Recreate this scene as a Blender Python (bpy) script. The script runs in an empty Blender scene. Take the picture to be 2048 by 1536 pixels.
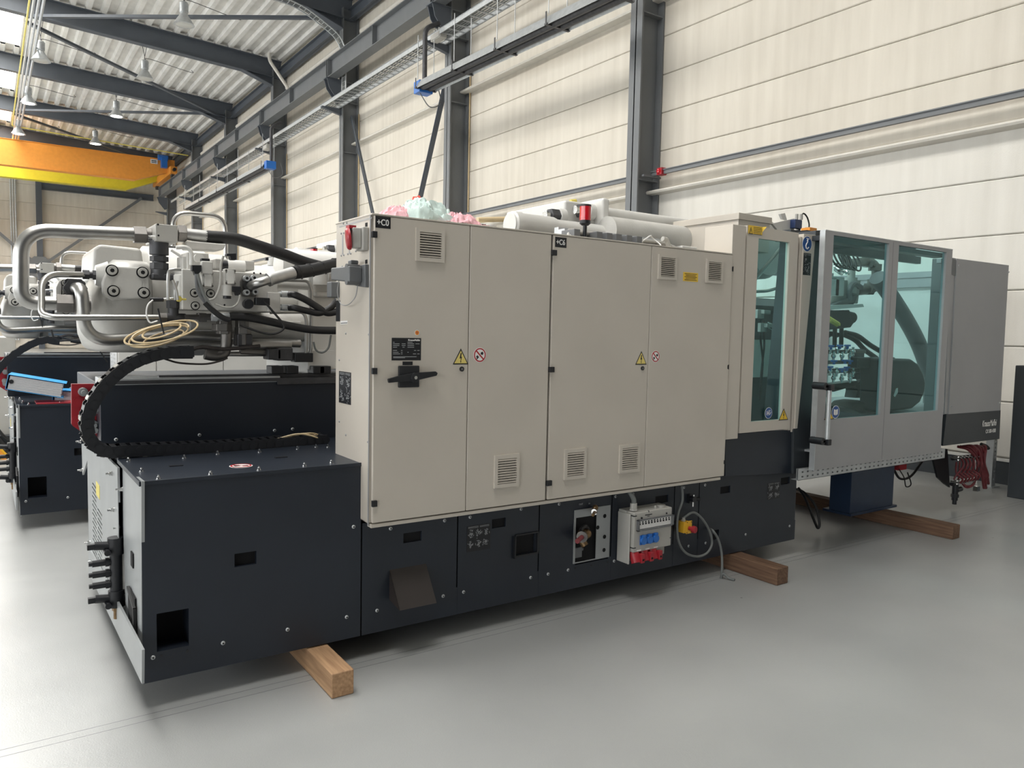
import bpy, bmesh, math, random
from mathutils import Vector, Matrix
C = bpy.context.scene.collection
random.seed(7)
V = Vector

# ------------------------------------------------------------------ camera
CX, CY = 1024.0, 768.0
_vx = (3252-CX, 708-CY); _vy = (-30-CX, 640-CY)
FOC = math.sqrt(-(_vx[0]*_vy[0]+_vx[1]*_vy[1]))
AX = V((_vx[0], _vx[1], FOC)).normalized()
AY = V((_vy[0], _vy[1], FOC)).normalized()
AY = (AY-AX*AX.dot(AY)).normalized()
AZ = AX.cross(AY)
CAM = V((0, 0, 1.65))
def wdir(c): return V((AX.dot(c), AY.dot(c), AZ.dot(c)))
right, down, fwd = wdir(V((1,0,0))), wdir(V((0,1,0))), wdir(V((0,0,1)))
cam = bpy.data.objects.new('camera', bpy.data.cameras.new('camera')); C.objects.link(cam)
m3 = Matrix((right, -down, -fwd)).transposed()
cam.matrix_world = Matrix.Translation(CAM) @ m3.to_4x4()
cam.data.sensor_width = 36; cam.data.lens = FOC/2048*36
cam.data.clip_start = .05; cam.data.clip_end = 300
bpy.context.scene.camera = cam
def at(u, v, ax='y', val=3.466):
    """photograph coordinate -> the point where that sight line meets the plane x / y / z = val"""
    d = wdir(V((u-CX, v-CY, FOC))); i = 'xyz'.index(ax)
    return CAM + d*((val-CAM[i])/d[i])

# ------------------------------------------------------------------ light and exposure
sc = bpy.context.scene
sc.view_settings.view_transform = 'Standard'; sc.view_settings.look = 'None'
sc.view_settings.exposure = 0.0; sc.view_settings.gamma = 1; sc.view_settings.use_curve_mapping = False
w = bpy.data.worlds.new('daylight'); sc.world = w; w.use_nodes = True
w.node_tree.nodes['Background'].inputs[0].default_value = (.93, .96, 1, 1)
w.node_tree.nodes['Background'].inputs[1].default_value = .05
SKY_STRENGTH = 16.5      # glow of the skylight panes
GATE_STRENGTH = 5.0     # glow of the daylight windows of the hall
LAMP_STRENGTH = 14.0

# ------------------------------------------------------------------ materials
def newmat(name):
    m = bpy.data.materials.new(name); m.use_nodes = True
    return m, m.node_tree.nodes, m.node_tree.links, m.node_tree.nodes['Principled BSDF']
def mat(name, col, rough=.5, metal=0, noise=.06, scale=6, bump=0, bscale=200, spec=.5, coat=0, stretch=None):
    m, n, l, p = newmat(name)
    p.inputs['Roughness'].default_value = rough; p.inputs['Metallic'].default_value = metal
    p.inputs['Specular IOR Level'].default_value = spec
    if coat: p.inputs['Coat Weight'].default_value = coat
    tc = n.new('ShaderNodeTexCoord')
    src = tc.outputs['Object']
    if stretch:
        mp = n.new('ShaderNodeMapping'); mp.inputs['Scale'].default_value = stretch
        l.new(src, mp.inputs[0]); src = mp.outputs[0]
    if noise:
        t = n.new('ShaderNodeTexNoise'); t.inputs['Scale'].default_value = scale; t.inputs['Detail'].default_value = 5
        l.new(src, t.inputs['Vector'])
        r = n.new('ShaderNodeValToRGB'); r.color_ramp.elements[0].position = .3; r.color_ramp.elements[1].position = .7
        a = [max(0, c*(1-noise)) for c in col]; b = [min(1, c*(1+noise)) for c in col]
        r.color_ramp.elements[0].color = (*a, 1); r.color_ramp.elements[1].color = (*b, 1)
        l.new(t.outputs[0], r.inputs[0]); l.new(r.outputs[0], p.inputs['Base Color'])
    else: p.inputs['Base Color'].default_value = (*col, 1)
    if bump:
        t2 = n.new('ShaderNodeTexNoise'); t2.inputs['Scale'].default_value = bscale; t2.inputs['Detail'].default_value = 3
        bp = n.new('ShaderNodeBump'); bp.inputs['Strength'].default_value = bump; bp.inputs['Distance'].default_value = .002
        l.new(tc.outputs['Object'], t2.inputs['Vector']); l.new(t2.outputs[0], bp.inputs['Height']); l.new(bp.outputs[0], p.inputs['Normal'])
    return m
def emis(name, col, s):
    m, n, l, p = newmat(name)
    p.inputs['Base Color'].default_value = (*col, 1); p.inputs['Emission Color'].default_value = (*col, 1)
    p.inputs['Emission Strength'].default_value = s
    return m
M = {}
M['cream'] = mat('cabinet paint', (.545, .50, .437), .42, noise=.03, scale=3, bump=.15, bscale=500)
M['white'] = mat('white machine paint', (.66, .65, .62), .38, noise=.04, scale=5, bump=.1, bscale=300)
M['castw'] = mat('cast white paint', (.54, .53, .50), .38, noise=.07, scale=7, bump=.6, bscale=60)
M['silver'] = mat('silver grey paint', (.33, .33, .335), .42, noise=.03, scale=3, bump=.15, bscale=500)
M['dark'] = mat('anthracite paint', (.014, .019, .029), .40, noise=.10, scale=3, bump=.15, bscale=400)
M['darkgrey'] = mat('slate grey paint', (.034, .040, .046), .45, noise=.08, scale=3)
M['bluesteel'] = mat('blue steel paint', (.018, .036, .075), .42, noise=.1)
M['endgrey'] = mat('pale metal and painted sheen', (.34, .355, .36), .38, .25, noise=.08, scale=4)  # pale metal; on the end corner it paints a sheen over dark paint
M['steelb'] = mat('brushed ferrule', (.50, .50, .49), .42, .9, noise=.1, scale=20)
M['steel'] = mat('steel pipe', (.46, .455, .44), .34, 1, noise=.12, scale=9)
M['fitting'] = mat('zinc fitting', (.20, .19, .18), .42, .85, noise=.2, scale=14)
M['darkfit'] = mat('dark zinc fitting', (.075, .075, .08), .5, .5, noise=.2, scale=14)
M['chrome'] = mat('chrome', (.75, .75, .74), .15, 1, noise=.05)
M['alu'] = mat('galvanised metal', (.52, .54, .55), .45, .6, noise=.1, scale=12)
M['rubber'] = mat('black rubber', (.012, .012, .013), .48, noise=.15, scale=20)
M['black'] = mat('black plastic', (.012, .013, .016), .42, noise=.1)
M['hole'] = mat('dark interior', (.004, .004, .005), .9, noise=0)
M['red'] = mat('red paint', (.36, .018, .028), .4, noise=.08)
M['redlens'] = mat('red lens', (.55, .01, .02), .12, noise=.05, coat=.6)
M['redhose'] = mat('red hose', (.17, .022, .028), .45, noise=.12, scale=15)
M['blue'] = mat('blue plastic', (.02, .14, .48), .38, noise=.05)
M['navy'] = mat('navy plastic', (.012, .03, .10), .4, noise=.05)
M['yellow'] = mat('yellow plastic', (.78, .43, .03), .42, noise=.05)
M['lemon'] = mat('pale yellow plastic', (.72, .60, .13), .45, noise=.08)
M['orange'] = mat('orange paint', (.76, .30, .045), .45, noise=.06)
M['greyplas'] = mat('light grey plastic', (.42, .41, .38), .42, noise=.05)
M['midgrey'] = mat('mid grey plastic', (.13, .135, .14), .45, noise=.06)
M['cablegrey'] = mat('grey cable sheath', (.16, .17, .165), .5, noise=.1)
M['beige'] = mat('beige cable sheath', (.60, .47, .28), .45, noise=.08)
M['signwhite'] = mat('white print', (.78, .77, .75), .5, noise=0)
M['signred'] = mat('red print', (.42, .012, .02), .5, noise=0)
M['signyel'] = mat('yellow print', (.80, .52, .04), .5, noise=.03)
M['signpale'] = mat('pale yellow print', (.74, .60, .18), .5, noise=.03)
M['signblk'] = mat('black print', (.008, .009, .012), .45, noise=.05)
M['signblue'] = mat('blue print', (.015, .075, .26), .45, noise=.03)
M['print'] = mat('grey print', (.36, .37, .38), .5, noise=0)
M['brown'] = mat('brown sheet', (.030, .024, .022), .5, noise=.1)
M['brass'] = mat('old brass', (.22, .14, .07), .4, .7, noise=.25, scale=25)
M['steelcol'] = mat('grey steel paint', (.15, .158, .165), .5, noise=.06, scale=2)
M['steeldark'] = mat('slate steel paint', (.085, .097, .115), .5, noise=.06, scale=2)
M['ledge'] = mat('pale ledge', (.66, .63, .57), .6, noise=.05)
M['girderlit'] = mat('warm lit girder colour', (.62, .53, .03), .45, noise=.05)  # warm lamplight on the rear girder, painted in as yellow
M['paper'] = mat('paper', (.62, .62, .64), .8, noise=.08, scale=60, stretch=(1, 1, 8))
M['cyan'] = mat('bright blue card', (.06, .36, .75), .45, noise=.04)
M['pinkcloth'] = mat('pink cloth', (.80, .46, .50), .85, noise=.12, scale=30, bump=.6, bscale=90)
M['mintcloth'] = mat('pale mint cloth', (.58, .70, .66), .85, noise=.08, scale=30, bump=.6, bscale=90)
M['redcloth'] = mat('red cloth', (.65, .10, .07), .85, noise=.12, scale=30)
M['skylight'] = emis('skylight pane', (1, .985, .955), SKY_STRENGTH)
M['daywin'] = emis('daylight pane', (.95, .98, 1), GATE_STRENGTH)
M['lampon'] = emis('lamp glass', (1, 1, .97), LAMP_STRENGTH)
M['lampoff'] = mat('lamp glass unlit', (.5, .5, .47), .3, noise=.05)

def wood(a=(.20, .10, .045, 1), b=(.42, .25, .12, 1)):
    m, n, l, p = newmat('timber'); p.inputs['Roughness'].default_value = .75
    tc = n.new('ShaderNodeTexCoord'); mp = n.new('ShaderNodeMapping'); mp.inputs['Scale'].default_value = (22, 1.2, 22)
    t = n.new('ShaderNodeTexNoise'); t.inputs['Scale'].default_value = 3; t.inputs['Detail'].default_value = 8
    r = n.new('ShaderNodeValToRGB'); r.color_ramp.elements[0].color = a; r.color_ramp.elements[1].color = b
    r.color_ramp.elements[0].position = .32; r.color_ramp.elements[1].position = .68
    bp = n.new('ShaderNodeBump'); bp.inputs['Strength'].default_value = .4; bp.inputs['Distance'].default_value = .004
    l.new(tc.outputs['Object'], mp.inputs[0]); l.new(mp.outputs[0], t.inputs['Vector']); l.new(t.outputs[0], r.inputs[0])
    l.new(r.outputs[0], p.inputs['Base Color']); l.new(t.outputs[0], bp.inputs['Height']); l.new(bp.outputs[0], p.inputs['Normal'])
    return m
M['wood'] = wood()
M['woodpale'] = wood((.33, .19, .10, 1), (.50, .31, .17, 1))
M['woodbrown'] = wood((.105, .055, .033, 1), (.19, .11, .065, 1))
def wallmat(name, a, b, streak):
    m, n, l, p = newmat(name); p.inputs['Roughness'].default_value = .85
    tc = n.new('ShaderNodeTexCoord'); mp = n.new('ShaderNodeMapping'); mp.inputs['Scale'].default_value = (5, 5, .45)
    t = n.new('ShaderNodeTexNoise'); t.inputs['Scale'].default_value = 1.2; t.inputs['Detail'].default_value = 7
    t3 = n.new('ShaderNodeTexNoise'); t3.inputs['Scale'].default_value = .35; t3.inputs['Detail'].default_value = 3
    ad = n.new('ShaderNodeMath'); ad.operation = 'ADD'; sb = n.new('ShaderNodeMath'); sb.operation = 'MULTIPLY'; sb.inputs[1].default_value = .5
    r = n.new('ShaderNodeValToRGB'); r.color_ramp.elements[0].color = (*a, 1); r.color_ramp.elements[1].color = (*b, 1)
    r.color_ramp.elements[0].position = .5-streak; r.color_ramp.elements[1].position = .5+streak
    t2 = n.new('ShaderNodeTexNoise'); t2.inputs['Scale'].default_value = 90; t2.inputs['Detail'].default_value = 4
    bp = n.new('ShaderNodeBump'); bp.inputs['Strength'].default_value = .35; bp.inputs['Distance'].default_value = .004
    l.new(tc.outputs['Object'], mp.inputs[0]); l.new(mp.outputs[0], t.inputs['Vector']); l.new(tc.outputs['Object'], t3.inputs['Vector'])
    l.new(t.outputs[0], ad.inputs[0]); l.new(t3.outputs[0], ad.inputs[1]); l.new(ad.outputs[0], sb.inputs[0]); l.new(sb.outputs[0], r.inputs[0])
    l.new(r.outputs[0], p.inputs['Base Color']); l.new(tc.outputs['Object'], t2.inputs['Vector']); l.new(t2.outputs[0], bp.inputs['Height']); l.new(bp.outputs[0], p.inputs['Normal'])
    return m
M['wall'] = wallmat('aerated concrete', (.575, .53, .455), (.665, .62, .54), .12)
M['wallpale'] = wallmat('painted concrete', (.62, .595, .54), (.71, .685, .63), .12)
M['roof'] = mat('coated roof sheet', (.74, .725, .69), .55, noise=.10, scale=2)
def floormat():
    m, n, l, p = newmat('epoxy floor')
    tc = n.new('ShaderNodeTexCoord')
    t = n.new('ShaderNodeTexNoise'); t.inputs['Scale'].default_value = .7; t.inputs['Detail'].default_value = 6
    r = n.new('ShaderNodeValToRGB'); r.color_ramp.elements[0].color = (.30, .307, .305, 1); r.color_ramp.elements[1].color = (.37, .378, .373, 1)
    r.color_ramp.elements[0].position = .3; r.color_ramp.elements[1].position = .7
    t2 = n.new('ShaderNodeTexNoise'); t2.inputs['Scale'].default_value = 2.2; t2.inputs['Detail'].default_value = 6
    mr = n.new('ShaderNodeMapRange'); mr.inputs[3].default_value = .22; mr.inputs[4].default_value = .42
    t3 = n.new('ShaderNodeTexNoise'); t3.inputs['Scale'].default_value = 150; t3.inputs['Detail'].default_value = 3
    bp = n.new('ShaderNodeBump'); bp.inputs['Strength'].default_value = .25; bp.inputs['Distance'].default_value = .002
    for a in (t, t2, t3): l.new(tc.outputs['Object'], a.inputs['Vector'])
    l.new(t.outputs[0], r.inputs[0]); l.new(r.outputs[0], p.inputs['Base Color']); l.new(t2.outputs[0], mr.inputs[0]); l.new(mr.outputs[0], p.inputs['Roughness'])
    l.new(t3.outputs[0], bp.inputs['Height']); l.new(bp.outputs[0], p.inputs['Normal'])
    p.inputs['Specular IOR Level'].default_value = .6
    return m
M['floor'] = floormat()
def glassmat():
    m, n, l, p = newmat('teal safety glass'); n.remove(p); out = n['Material Output']
    tr = n.new('ShaderNodeBsdfTransparent'); tr.inputs[0].default_value = (.72, .93, .94, 1)
    gl = n.new('ShaderNodeBsdfGlossy'); gl.inputs['Roughness'].default_value = .02; gl.inputs[0].default_value = (.8, .95, .95, 1)
    lw = n.new('ShaderNodeLayerWeight'); lw.inputs[0].default_value = .5; pw = n.new('ShaderNodeMath'); pw.operation = 'POWER'; pw.inputs[1].default_value = 4
    fr = n.new('ShaderNodeMapRange'); fr.inputs[3].default_value = .02; fr.inputs[4].default_value = .35; mx = n.new('ShaderNodeMixShader')
    l.new(lw.outputs['Facing'], pw.inputs[0]); l.new(pw.outputs[0], fr.inputs[0])
    l.new(fr.outputs[0], mx.inputs[0]); l.new(tr.outputs[0], mx.inputs[1]); l.new(gl.outputs[0], mx.inputs[2]); l.new(mx.outputs[0], out.inputs[0])
    return m
M['glass'] = glassmat()

# ------------------------------------------------------------------ mesh builder
W = {}                                   # world position of each object's origin
class MB:
    def __init__(s): s.v = []; s.f = []; s.m = []
    def add(s, vs, fs, m=0):
        o = len(s.v); s.v += [V(a) for a in vs]
        for f in fs: s.f.append(tuple(o+i for i in f)); s.m.append(m)
        return s
    def box(s, a, b, m=0):
        x0, y0, z0 = (min(a[i], b[i]) for i in range(3)); x1, y1, z1 = (max(a[i], b[i]) for i in range(3))
        return s.add([(x0,y0,z0),(x1,y0,z0),(x1,y1,z0),(x0,y1,z0),(x0,y0,z1),(x1,y0,z1),(x1,y1,z1),(x0,y1,z1)],
                     [(0,3,2,1),(4,5,6,7),(0,1,5,4),(1,2,6,5),(2,3,7,6),(3,0,4,7)], m)
    def prism(s, pts, d, m=0):
        n = len(pts); pts = [V(p) for p in pts]; d = V(d)
        nr = V((0,0,0))
        for i in range(n): nr += pts[i].cross(pts[(i+1) % n])
        if nr.dot(d) > 0: pts.reverse()
        return s.add(pts+[p+d for p in pts], [tuple(range(n)), tuple(range(2*n-1, n-1, -1))]+[(i, n+i, n+(i+1) % n, (i+1) % n) for i in range(n)], m)
    def cyl(s, p, q, r, r2=None, n=16, m=0, cap=True, ph=0):
        p, q = V(p), V(q); r2 = r if r2 is None else r2
        z = (q-p).normalized(); x = z.orthogonal().normalized()
        if abs(z.z) < .99: x = z.cross(V((0,0,1))).normalized()
        y = z.cross(x); vs = []
        for c, rr in ((p, r), (q, r2)):
            for i in range(n):
                a = 2*math.pi*i/n+ph; vs.append(c+(x*math.cos(a)+y*math.sin(a))*rr)
        fs = [(i, (i+1) % n, n+(i+1) % n, n+i) for i in range(n)]
        if cap: fs += [tuple(range(n-1, -1, -1)), tuple(range(n, 2*n))]
        return s.add(vs, fs, m)
    def hexn(s, p, q, r, m=0): return s.cyl(p, q, r, n=6, m=m)
    def lathe(s, prof, o, ax=(0,0,1), n=24, m=0):
        o = V(o); z = V(ax).normalized(); x = z.orthogonal().normalized(); y = z.cross(x); vs = []; k = len(prof)
        for r, h in prof:
            for i in range(n):
                a = 2*math.pi*i/n; vs.append(o+z*h+(x*math.cos(a)+y*math.sin(a))*r)
        fs = [(j*n+i, j*n+(i+1) % n, (j+1)*n+(i+1) % n, (j+1)*n+i) for j in range(k-1) for i in range(n)]
        if prof[0][0] > 1e-5: fs.append(tuple(range(n-1, -1, -1)))
        if prof[-1][0] > 1e-5: fs.append(tuple(range((k-1)*n, k*n)))
        return s.add(vs, fs, m)
    def sphere(s, c, r, n=12, m=0, sz=1):
        k = max(4, n//2)
        return s.lathe([(max(1e-6, r*math.sin(math.pi*j/k)), -r*sz*math.cos(math.pi*j/k)) for j in range(k+1)], c, n=n, m=m)
    def tube(s, pts, r, n=10, m=0, flat=None):
        pts = [V(p) for p in pts]; k = len(pts); t = []
        for i in range(k): t.append((pts[min(i+1, k-1)]-pts[max(i-1, 0)]).normalized())
        x = t[0].orthogonal().normalized(); vs = []
        for i in range(k):
            x = (x-t[i]*x.dot(t[i])).normalized(); y = t[i].cross(x)
            rr = r[i] if isinstance(r, (list, tuple)) else r
            for j in range(n):
                a = 2*math.pi*j/n; vs.append(pts[i]+(x*math.cos(a)+y*math.sin(a))*rr)
        fs = [(i*n+j, i*n+(j+1) % n, (i+1)*n+(j+1) % n, (i+1)*n+j) for i in range(k-1) for j in range(n)]
        fs += [tuple(range(n-1, -1, -1)), tuple(range((k-1)*n, k*n))]
        return s.add(vs, fs, m)
    def bar(s, p, q, w_, h_, up=(0,0,1), m=0):
        p, q = V(p), V(q); z = (q-p).normalized(); x = z.cross(V(up)).normalized(); y = x.cross(z)
        a = [x*w_/2+y*h_/2, -x*w_/2+y*h_/2, -x*w_/2-y*h_/2, x*w_/2-y*h_/2]
        return s.prism([p+i for i in a], q-p, m)
    def sheet(s, hx, hz, holes, org, ex, ez, depth, m=0, mh=1, th=.003):
        """flat sheet hx[0]..hx[1] by hz[0]..hz[1] with real rectangular openings; (x0,x1,z0,z1[,depth]) each get side walls and a floor"""
        org, ex, ez = V(org), V(ex), V(ez); nn = ex.cross(ez)          # nn points to the viewer side
        xs = sorted({hx[0], hx[1], *[h[0] for h in holes], *[h[1] for h in holes]}); zs = sorted({hz[0], hz[1], *[h[2] for h in holes], *[h[3] for h in holes]})
        P = lambda x, z, d=0: org+ex*x+ez*z-nn*d
        for i in range(len(xs)-1):
            for j in range(len(zs)-1):
                cx, cz = (xs[i]+xs[i+1])/2, (zs[j]+zs[j+1])/2
                if any(h[0] < cx < h[1] and h[2] < cz < h[3] for h in holes): continue
                s.add([P(xs[i], zs[j]), P(xs[i+1], zs[j]), P(xs[i+1], zs[j+1]), P(xs[i], zs[j+1])], [(0,1,2,3)], m)
        for h in holes:
            d = h[4] if len(h) > 4 else depth; c = [(h[0],h[2]),(h[1],h[2]),(h[1],h[3]),(h[0],h[3])]
            for k in range(4):
                a, b = c[k], c[(k+1) % 4]; s.add([P(*a), P(*b), P(*b, d), P(*a, d)], [(3,2,1,0)], m)
            if d > th: s.add([P(*a, d) for a in c], [(0,1,2,3)], mh)
        c = [(hx[0],hz[0]),(hx[1],hz[0]),(hx[1],hz[1]),(hx[0],hz[1])]
        for k in range(4):
            a, b = c[k], c[(k+1) % 4]; s.add([P(*a), P(*b), P(*b, th), P(*a, th)], [(0,3,2,1)], m)
        return s
    def mesh(s, name, mats, off=V((0,0,0)), smooth=True, ang=35):
        me = bpy.data.meshes.new(name); me.from_pydata([v-off for v in s.v], [], s.f)
        if not isinstance(mats, (list, tuple)): mats = [mats]
        for a in mats: me.materials.append(M[a] if isinstance(a, str) else a)
        me.polygons.foreach_set('material_index', s.m)
        if smooth:
            me.polygons.foreach_set('use_smooth', [True]*len(s.f)); me.update(); me.set_sharp_from_angle(angle=math.radians(ang))
        me.update(); return me

def tag(o, label=None, cat=None, group=None, kind=None):
    if label: o['label'] = label
    if cat: o['category'] = cat
    if group: o['group'] = group
    if kind: o['kind'] = kind
    return o
def link(o, parent, pos):
    C.objects.link(o); pos = V(pos); W[o.name] = pos
    if parent is not None: o.parent = parent; o.location = pos-W[parent.name]
    else: o.location = pos
    return o
def empty(name, pos, label=None, cat=None, group=None, kind=None):
    o = bpy.data.objects.new(name, None); o.empty_display_size = .1
    return tag(link(o, None, pos), label, cat, group, kind)
def part(name, mb, mats, parent=None, bevel=0, pos=None, smooth=True, label=None, cat=None, group=None, kind=None, ang=35):
    """a mesh object; vertices are given in world coordinates"""
    if pos is None: pos = W[parent.name] if parent is not None else sum((v for v in mb.v), V((0,0,0)))/max(1, len(mb.v))
    pos = V(pos)
    o = bpy.data.objects.new(name, mb.mesh(name, mats, pos, smooth, ang)); link(o, parent, pos)
    if bevel:
        b = o.modifiers.new('bevel', 'BEVEL'); b.width = bevel; b.segments = 2; b.limit_method = 'ANGLE'; b.angle_limit = math.radians(40); b.harden_normals = True
    return tag(o, label, cat, group, kind)
def inst(name, mesh, parent, pos, rot=None, scale=None, label=None, cat=None, group=None):
    o = bpy.data.objects.new(name, mesh); link(o, parent, pos)
    if rot is not None: o.rotation_euler = rot
    if scale is not None: o.scale = scale
    return tag(o, label, cat, group)
def fillet(pts, r, n=6):
    """rounded corners along a polyline"""
    pts = [V(p) for p in pts]; out = [pts[0]]
    for i in range(1, len(pts)-1):
        a, b, c = pts[i-1], pts[i], pts[i+1]; u = (a-b); v = (c-b); rr = r[i-1] if isinstance(r, (list, tuple)) else r
        k = min(rr, u.length*.49, v.length*.49); p, q = b+u.normalized()*k, b+v.normalized()*k
        for j in range(n+1):
            t = j/n; out.append(p*(1-t)**2+b*2*t*(1-t)+q*t*t)
    out.append(pts[-1]); return out
def spline(pts, n=8):
    pts = [V(p) for p in pts]; out = []; e = [pts[0]*2-pts[1]]+pts+[pts[-1]*2-pts[-2]]
    for i in range(1, len(e)-2):
        a, b, c, d = e[i-1:i+3]
        for j in range(n):
            t = j/n; out.append(.5*((2*b)+(c-a)*t+(2*a-5*b+4*c-d)*t*t+(-a+3*b-3*c+d)*t**3))
    out.append(pts[-1]); return out
def text(name, s_, pos, size, m, parent=None, ex=(1,0,0), ez=(0,0,1), align='LEFT', depth=.0006, sx=1.0, shear=0, bold=0):
    cu = bpy.data.curves.new('lettering', 'FONT'); cu.body = s_; cu.size = size; cu.align_x = align; cu.align_y = 'CENTER'; cu.extrude = depth; cu.shear = shear; cu.offset = bold
    to = bpy.data.objects.new('lettering_tmp', cu); C.objects.link(to); dg = bpy.context.evaluated_depsgraph_get()
    me = bpy.data.meshes.new_from_object(to.evaluated_get(dg)); bpy.data.objects.remove(to)
    ex, ez = V(ex), V(ez); nn = ex.cross(ez); Mx = Matrix((ex*sx, ez, nn)).transposed().to_4x4(); me.transform(Mx)
    me.materials.clear(); me.materials.append(M[m])
    o = bpy.data.objects.new(name, me); link(o, parent, pos); return o
def rct(u0, v0, u1, v1, ax='y', val=3.466):
    """axis-aligned rectangle on a plane from two opposite photograph points"""
    a, b = at(u0, v0, ax, val), at(u1, v1, ax, val)
    i = 0 if ax == 'y' else 1
    return min(a[i], b[i]), max(a[i], b[i]), min(a.z, b.z), max(a.z, b.z)
# ================================================================== THE HALL
XW = 9.65; YE = 54.0
YR = [2.95, 9.64, 16.04, 22.63, 29.48, 36.38, 43.2, 49.9]       # near edge of each wall column
YB = [-16.4, -9.9, -3.5]+YR
floor = part('floor', MB().box((-16, -18, -.1), (XW+.3, YE+.3, 0)), 'floor', pos=(0, 0, 0), kind='structure')
for u, v in ((300,1440),(1570,1118)):
    yj = at(u, v, 'z', 0).y; part('floor_joint', MB().box((-16, yj-.0015, -.001), (XW-.02, yj+.0015, .0003)), 'steelcol', floor, smooth=False)
# right hand wall: rows of concrete panels, one run of panels per bay
wall = empty('wall_right', (XW, 20, 0), kind='structure')
part('wall_core', MB().box((XW+.06, -18, -.05), (XW+.3, YE+.3, 12.1)), 'wall', wall, kind='structure')
PH = .64; Z0 = .31
edges = [-18]+[y+.14 for y in YR]+[YE]
def panelmesh(ly, h, name, m):
    g = .008; b = MB(); c = .012
    b.box((.012, -ly/2+g/2, g/2), (.06, ly/2-g/2, h-g/2))
    y0, y1, z0, z1 = -ly/2+g/2, ly/2-g/2, g/2, h-g/2
    b.add([(.012,y0,z0),(.012,y1,z0),(.012,y1,z1),(.012,y0,z1),(0,y0+c,z0+c),(0,y1-c,z0+c),(0,y1-c,z1-c),(0,y0+c,z1-c)],
          [(4,7,6,5),(0,4,5,1),(1,5,6,2),(2,6,7,3),(3,7,4,0)])
    return b.mesh(name, m, smooth=False)
for i in range(len(edges)-1):
    ly = edges[i+1]-edges[i]; cy = (edges[i+1]+edges[i])/2
    mu, mp = panelmesh(ly, PH, 'wall_panel', 'wall'), panelmesh(ly, PH, 'wall_panel', 'wallpale')
    for k in range(18):
        low = k < 6 and i <= 1 or k < 2
        inst('wall_panel', mp if low else mu, wall, (XW, cy, Z0+k*PH))
# dark skirting with a pale top strip
part('baseboard_right', MB().box((XW-.012, -18, 0), (XW+.02, YE, .262)), 'darkgrey', pos=(XW, 20, 0), kind='structure')
part('trim_1', MB().box((XW-.03, -18, .265), (XW+.02, YE, .30)), 'white', pos=(XW, 20, .28), kind='structure', bevel=.004)
for n_, z in ((2, 4.115), (3, 7.345), (4, 10.45)):
    part('trim_%d' % n_, MB().prism([(XW+.02, -18, z), (XW-.18, -18, z-.012), (XW-.20, -18, z-.04), (XW-.18, -18, z-.065), (XW+.02, -18, z-.075)], (0, YE+18, 0)), 'ledge', pos=(XW, 20, z), kind='structure')
# end wall
we = empty('wall_back', (0, YE, 0), kind='structure')
part('wall_core', MB().box((-16, YE+.06, 0), (XW+.3, YE+.3, 13)), 'wall', we, kind='structure')
def endpanel(lx, h, m):
    g = .014; return MB().box((-lx/2+g/2, 0, g/2), (lx/2-g/2, .08, h-g/2)).mesh('wall_panel', m, smooth=False)
for x0, x1 in ((-16, -9.6), (-9.6, -3.3), (-3.3, 2.8), (2.8, 9.65)):
    em = endpanel(x1-x0, 1.07, 'wall')
    for k in range(12):
        if x0 < -3.4 and 1 <= k < 5: continue
        inst('wall_panel', em, we, ((x0+x1)/2, YE, .05+k*1.07))
# daylight windows in the end wall (left of the picture) and down the left side
for i, (x0, x1) in enumerate(((-15.8, -9.8), (-9.4, -3.5))):
    wn = empty('window_%d' % (i+1), ((x0+x1)/2, YE, 3.3), kind='structure')
    part('pane', MB().box((x0, YE+.02, 1.15), (x1, YE+.05, 5.4)), 'daywin', wn, kind='structure')
    fr = MB()
    for k in range(5): xx = x0+(x1-x0)*k/4; fr.box((xx-.04, YE-.05, 1.1), (xx+.04, YE+.02, 5.45))
    for z in (1.1, 3.25, 5.4): fr.box((x0, YE-.05, z), (x1, YE+.02, z+.08))
    part('window_frame', fr, 'steelcol', wn, kind='structure')
wl = empty('wall_left', (-16, 20, 0), kind='structure')
part('wall_core', MB().box((-16.3, -18, 0), (-16, YE+.3, 2.2)).box((-16.3, -18, 6.4), (-16, YE+.3, 13)), 'wallpale', wl, kind='structure')
wn = empty('window_3', (-16, 20, 4.3), kind='structure')
part('pane', MB().box((-16.25, -18, 2.2), (-16.22, YE, 6.4)), 'daywin', wn, kind='structure')
fr = MB()
for k in range(37): y = -18+2*k; fr.box((-16.2, y-.05, 2.2), (-16.1, y+.05, 6.4))
part('window_frame', fr, 'steelcol', wn, kind='structure')
# roof: folded sheets on portal rafters, unseen skylights set out for their light
def rt(x): return 11.62+.05*(9.3-x) if x > -3.3 else 11.62+.05*12.6-.05*(-3.3-x)
roof = empty('ceiling', (0, 20, 11.7), kind='structure')
def sheetmesh(x0, x1, ly):
    b = MB(); P = .45; n = max(1, round((x1-x0)/P)); P = (x1-x0)/n; top = []
    for i in range(n):
        x = x0+i*P
        top += [(x, .13), (x+P*.52, .13), (x+P*.62, 0), (x+P*.90, 0)]
    top.append((x1, .13))
    for (xa, ha), (xb, hb) in zip(top, top[1:]):
        za, zb = rt(xa)+ha, rt(xb)+hb
        b.add([(xa, -ly/2, za), (xa, ly/2, za), (xb, ly/2, zb), (xb, -ly/2, zb)], [(0,1,2,3)])
        b.add([(xa, -ly/2, za+.03), (xa, ly/2, za+.03), (xb, ly/2, zb+.03), (xb, -ly/2, zb+.03)], [(3,2,1,0)])
    return b
SX0, SX1 = -3.2, 1.35
allb = [-18]+[y+.14 for y in YB]+[YE+.3]
cache = {}
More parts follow.
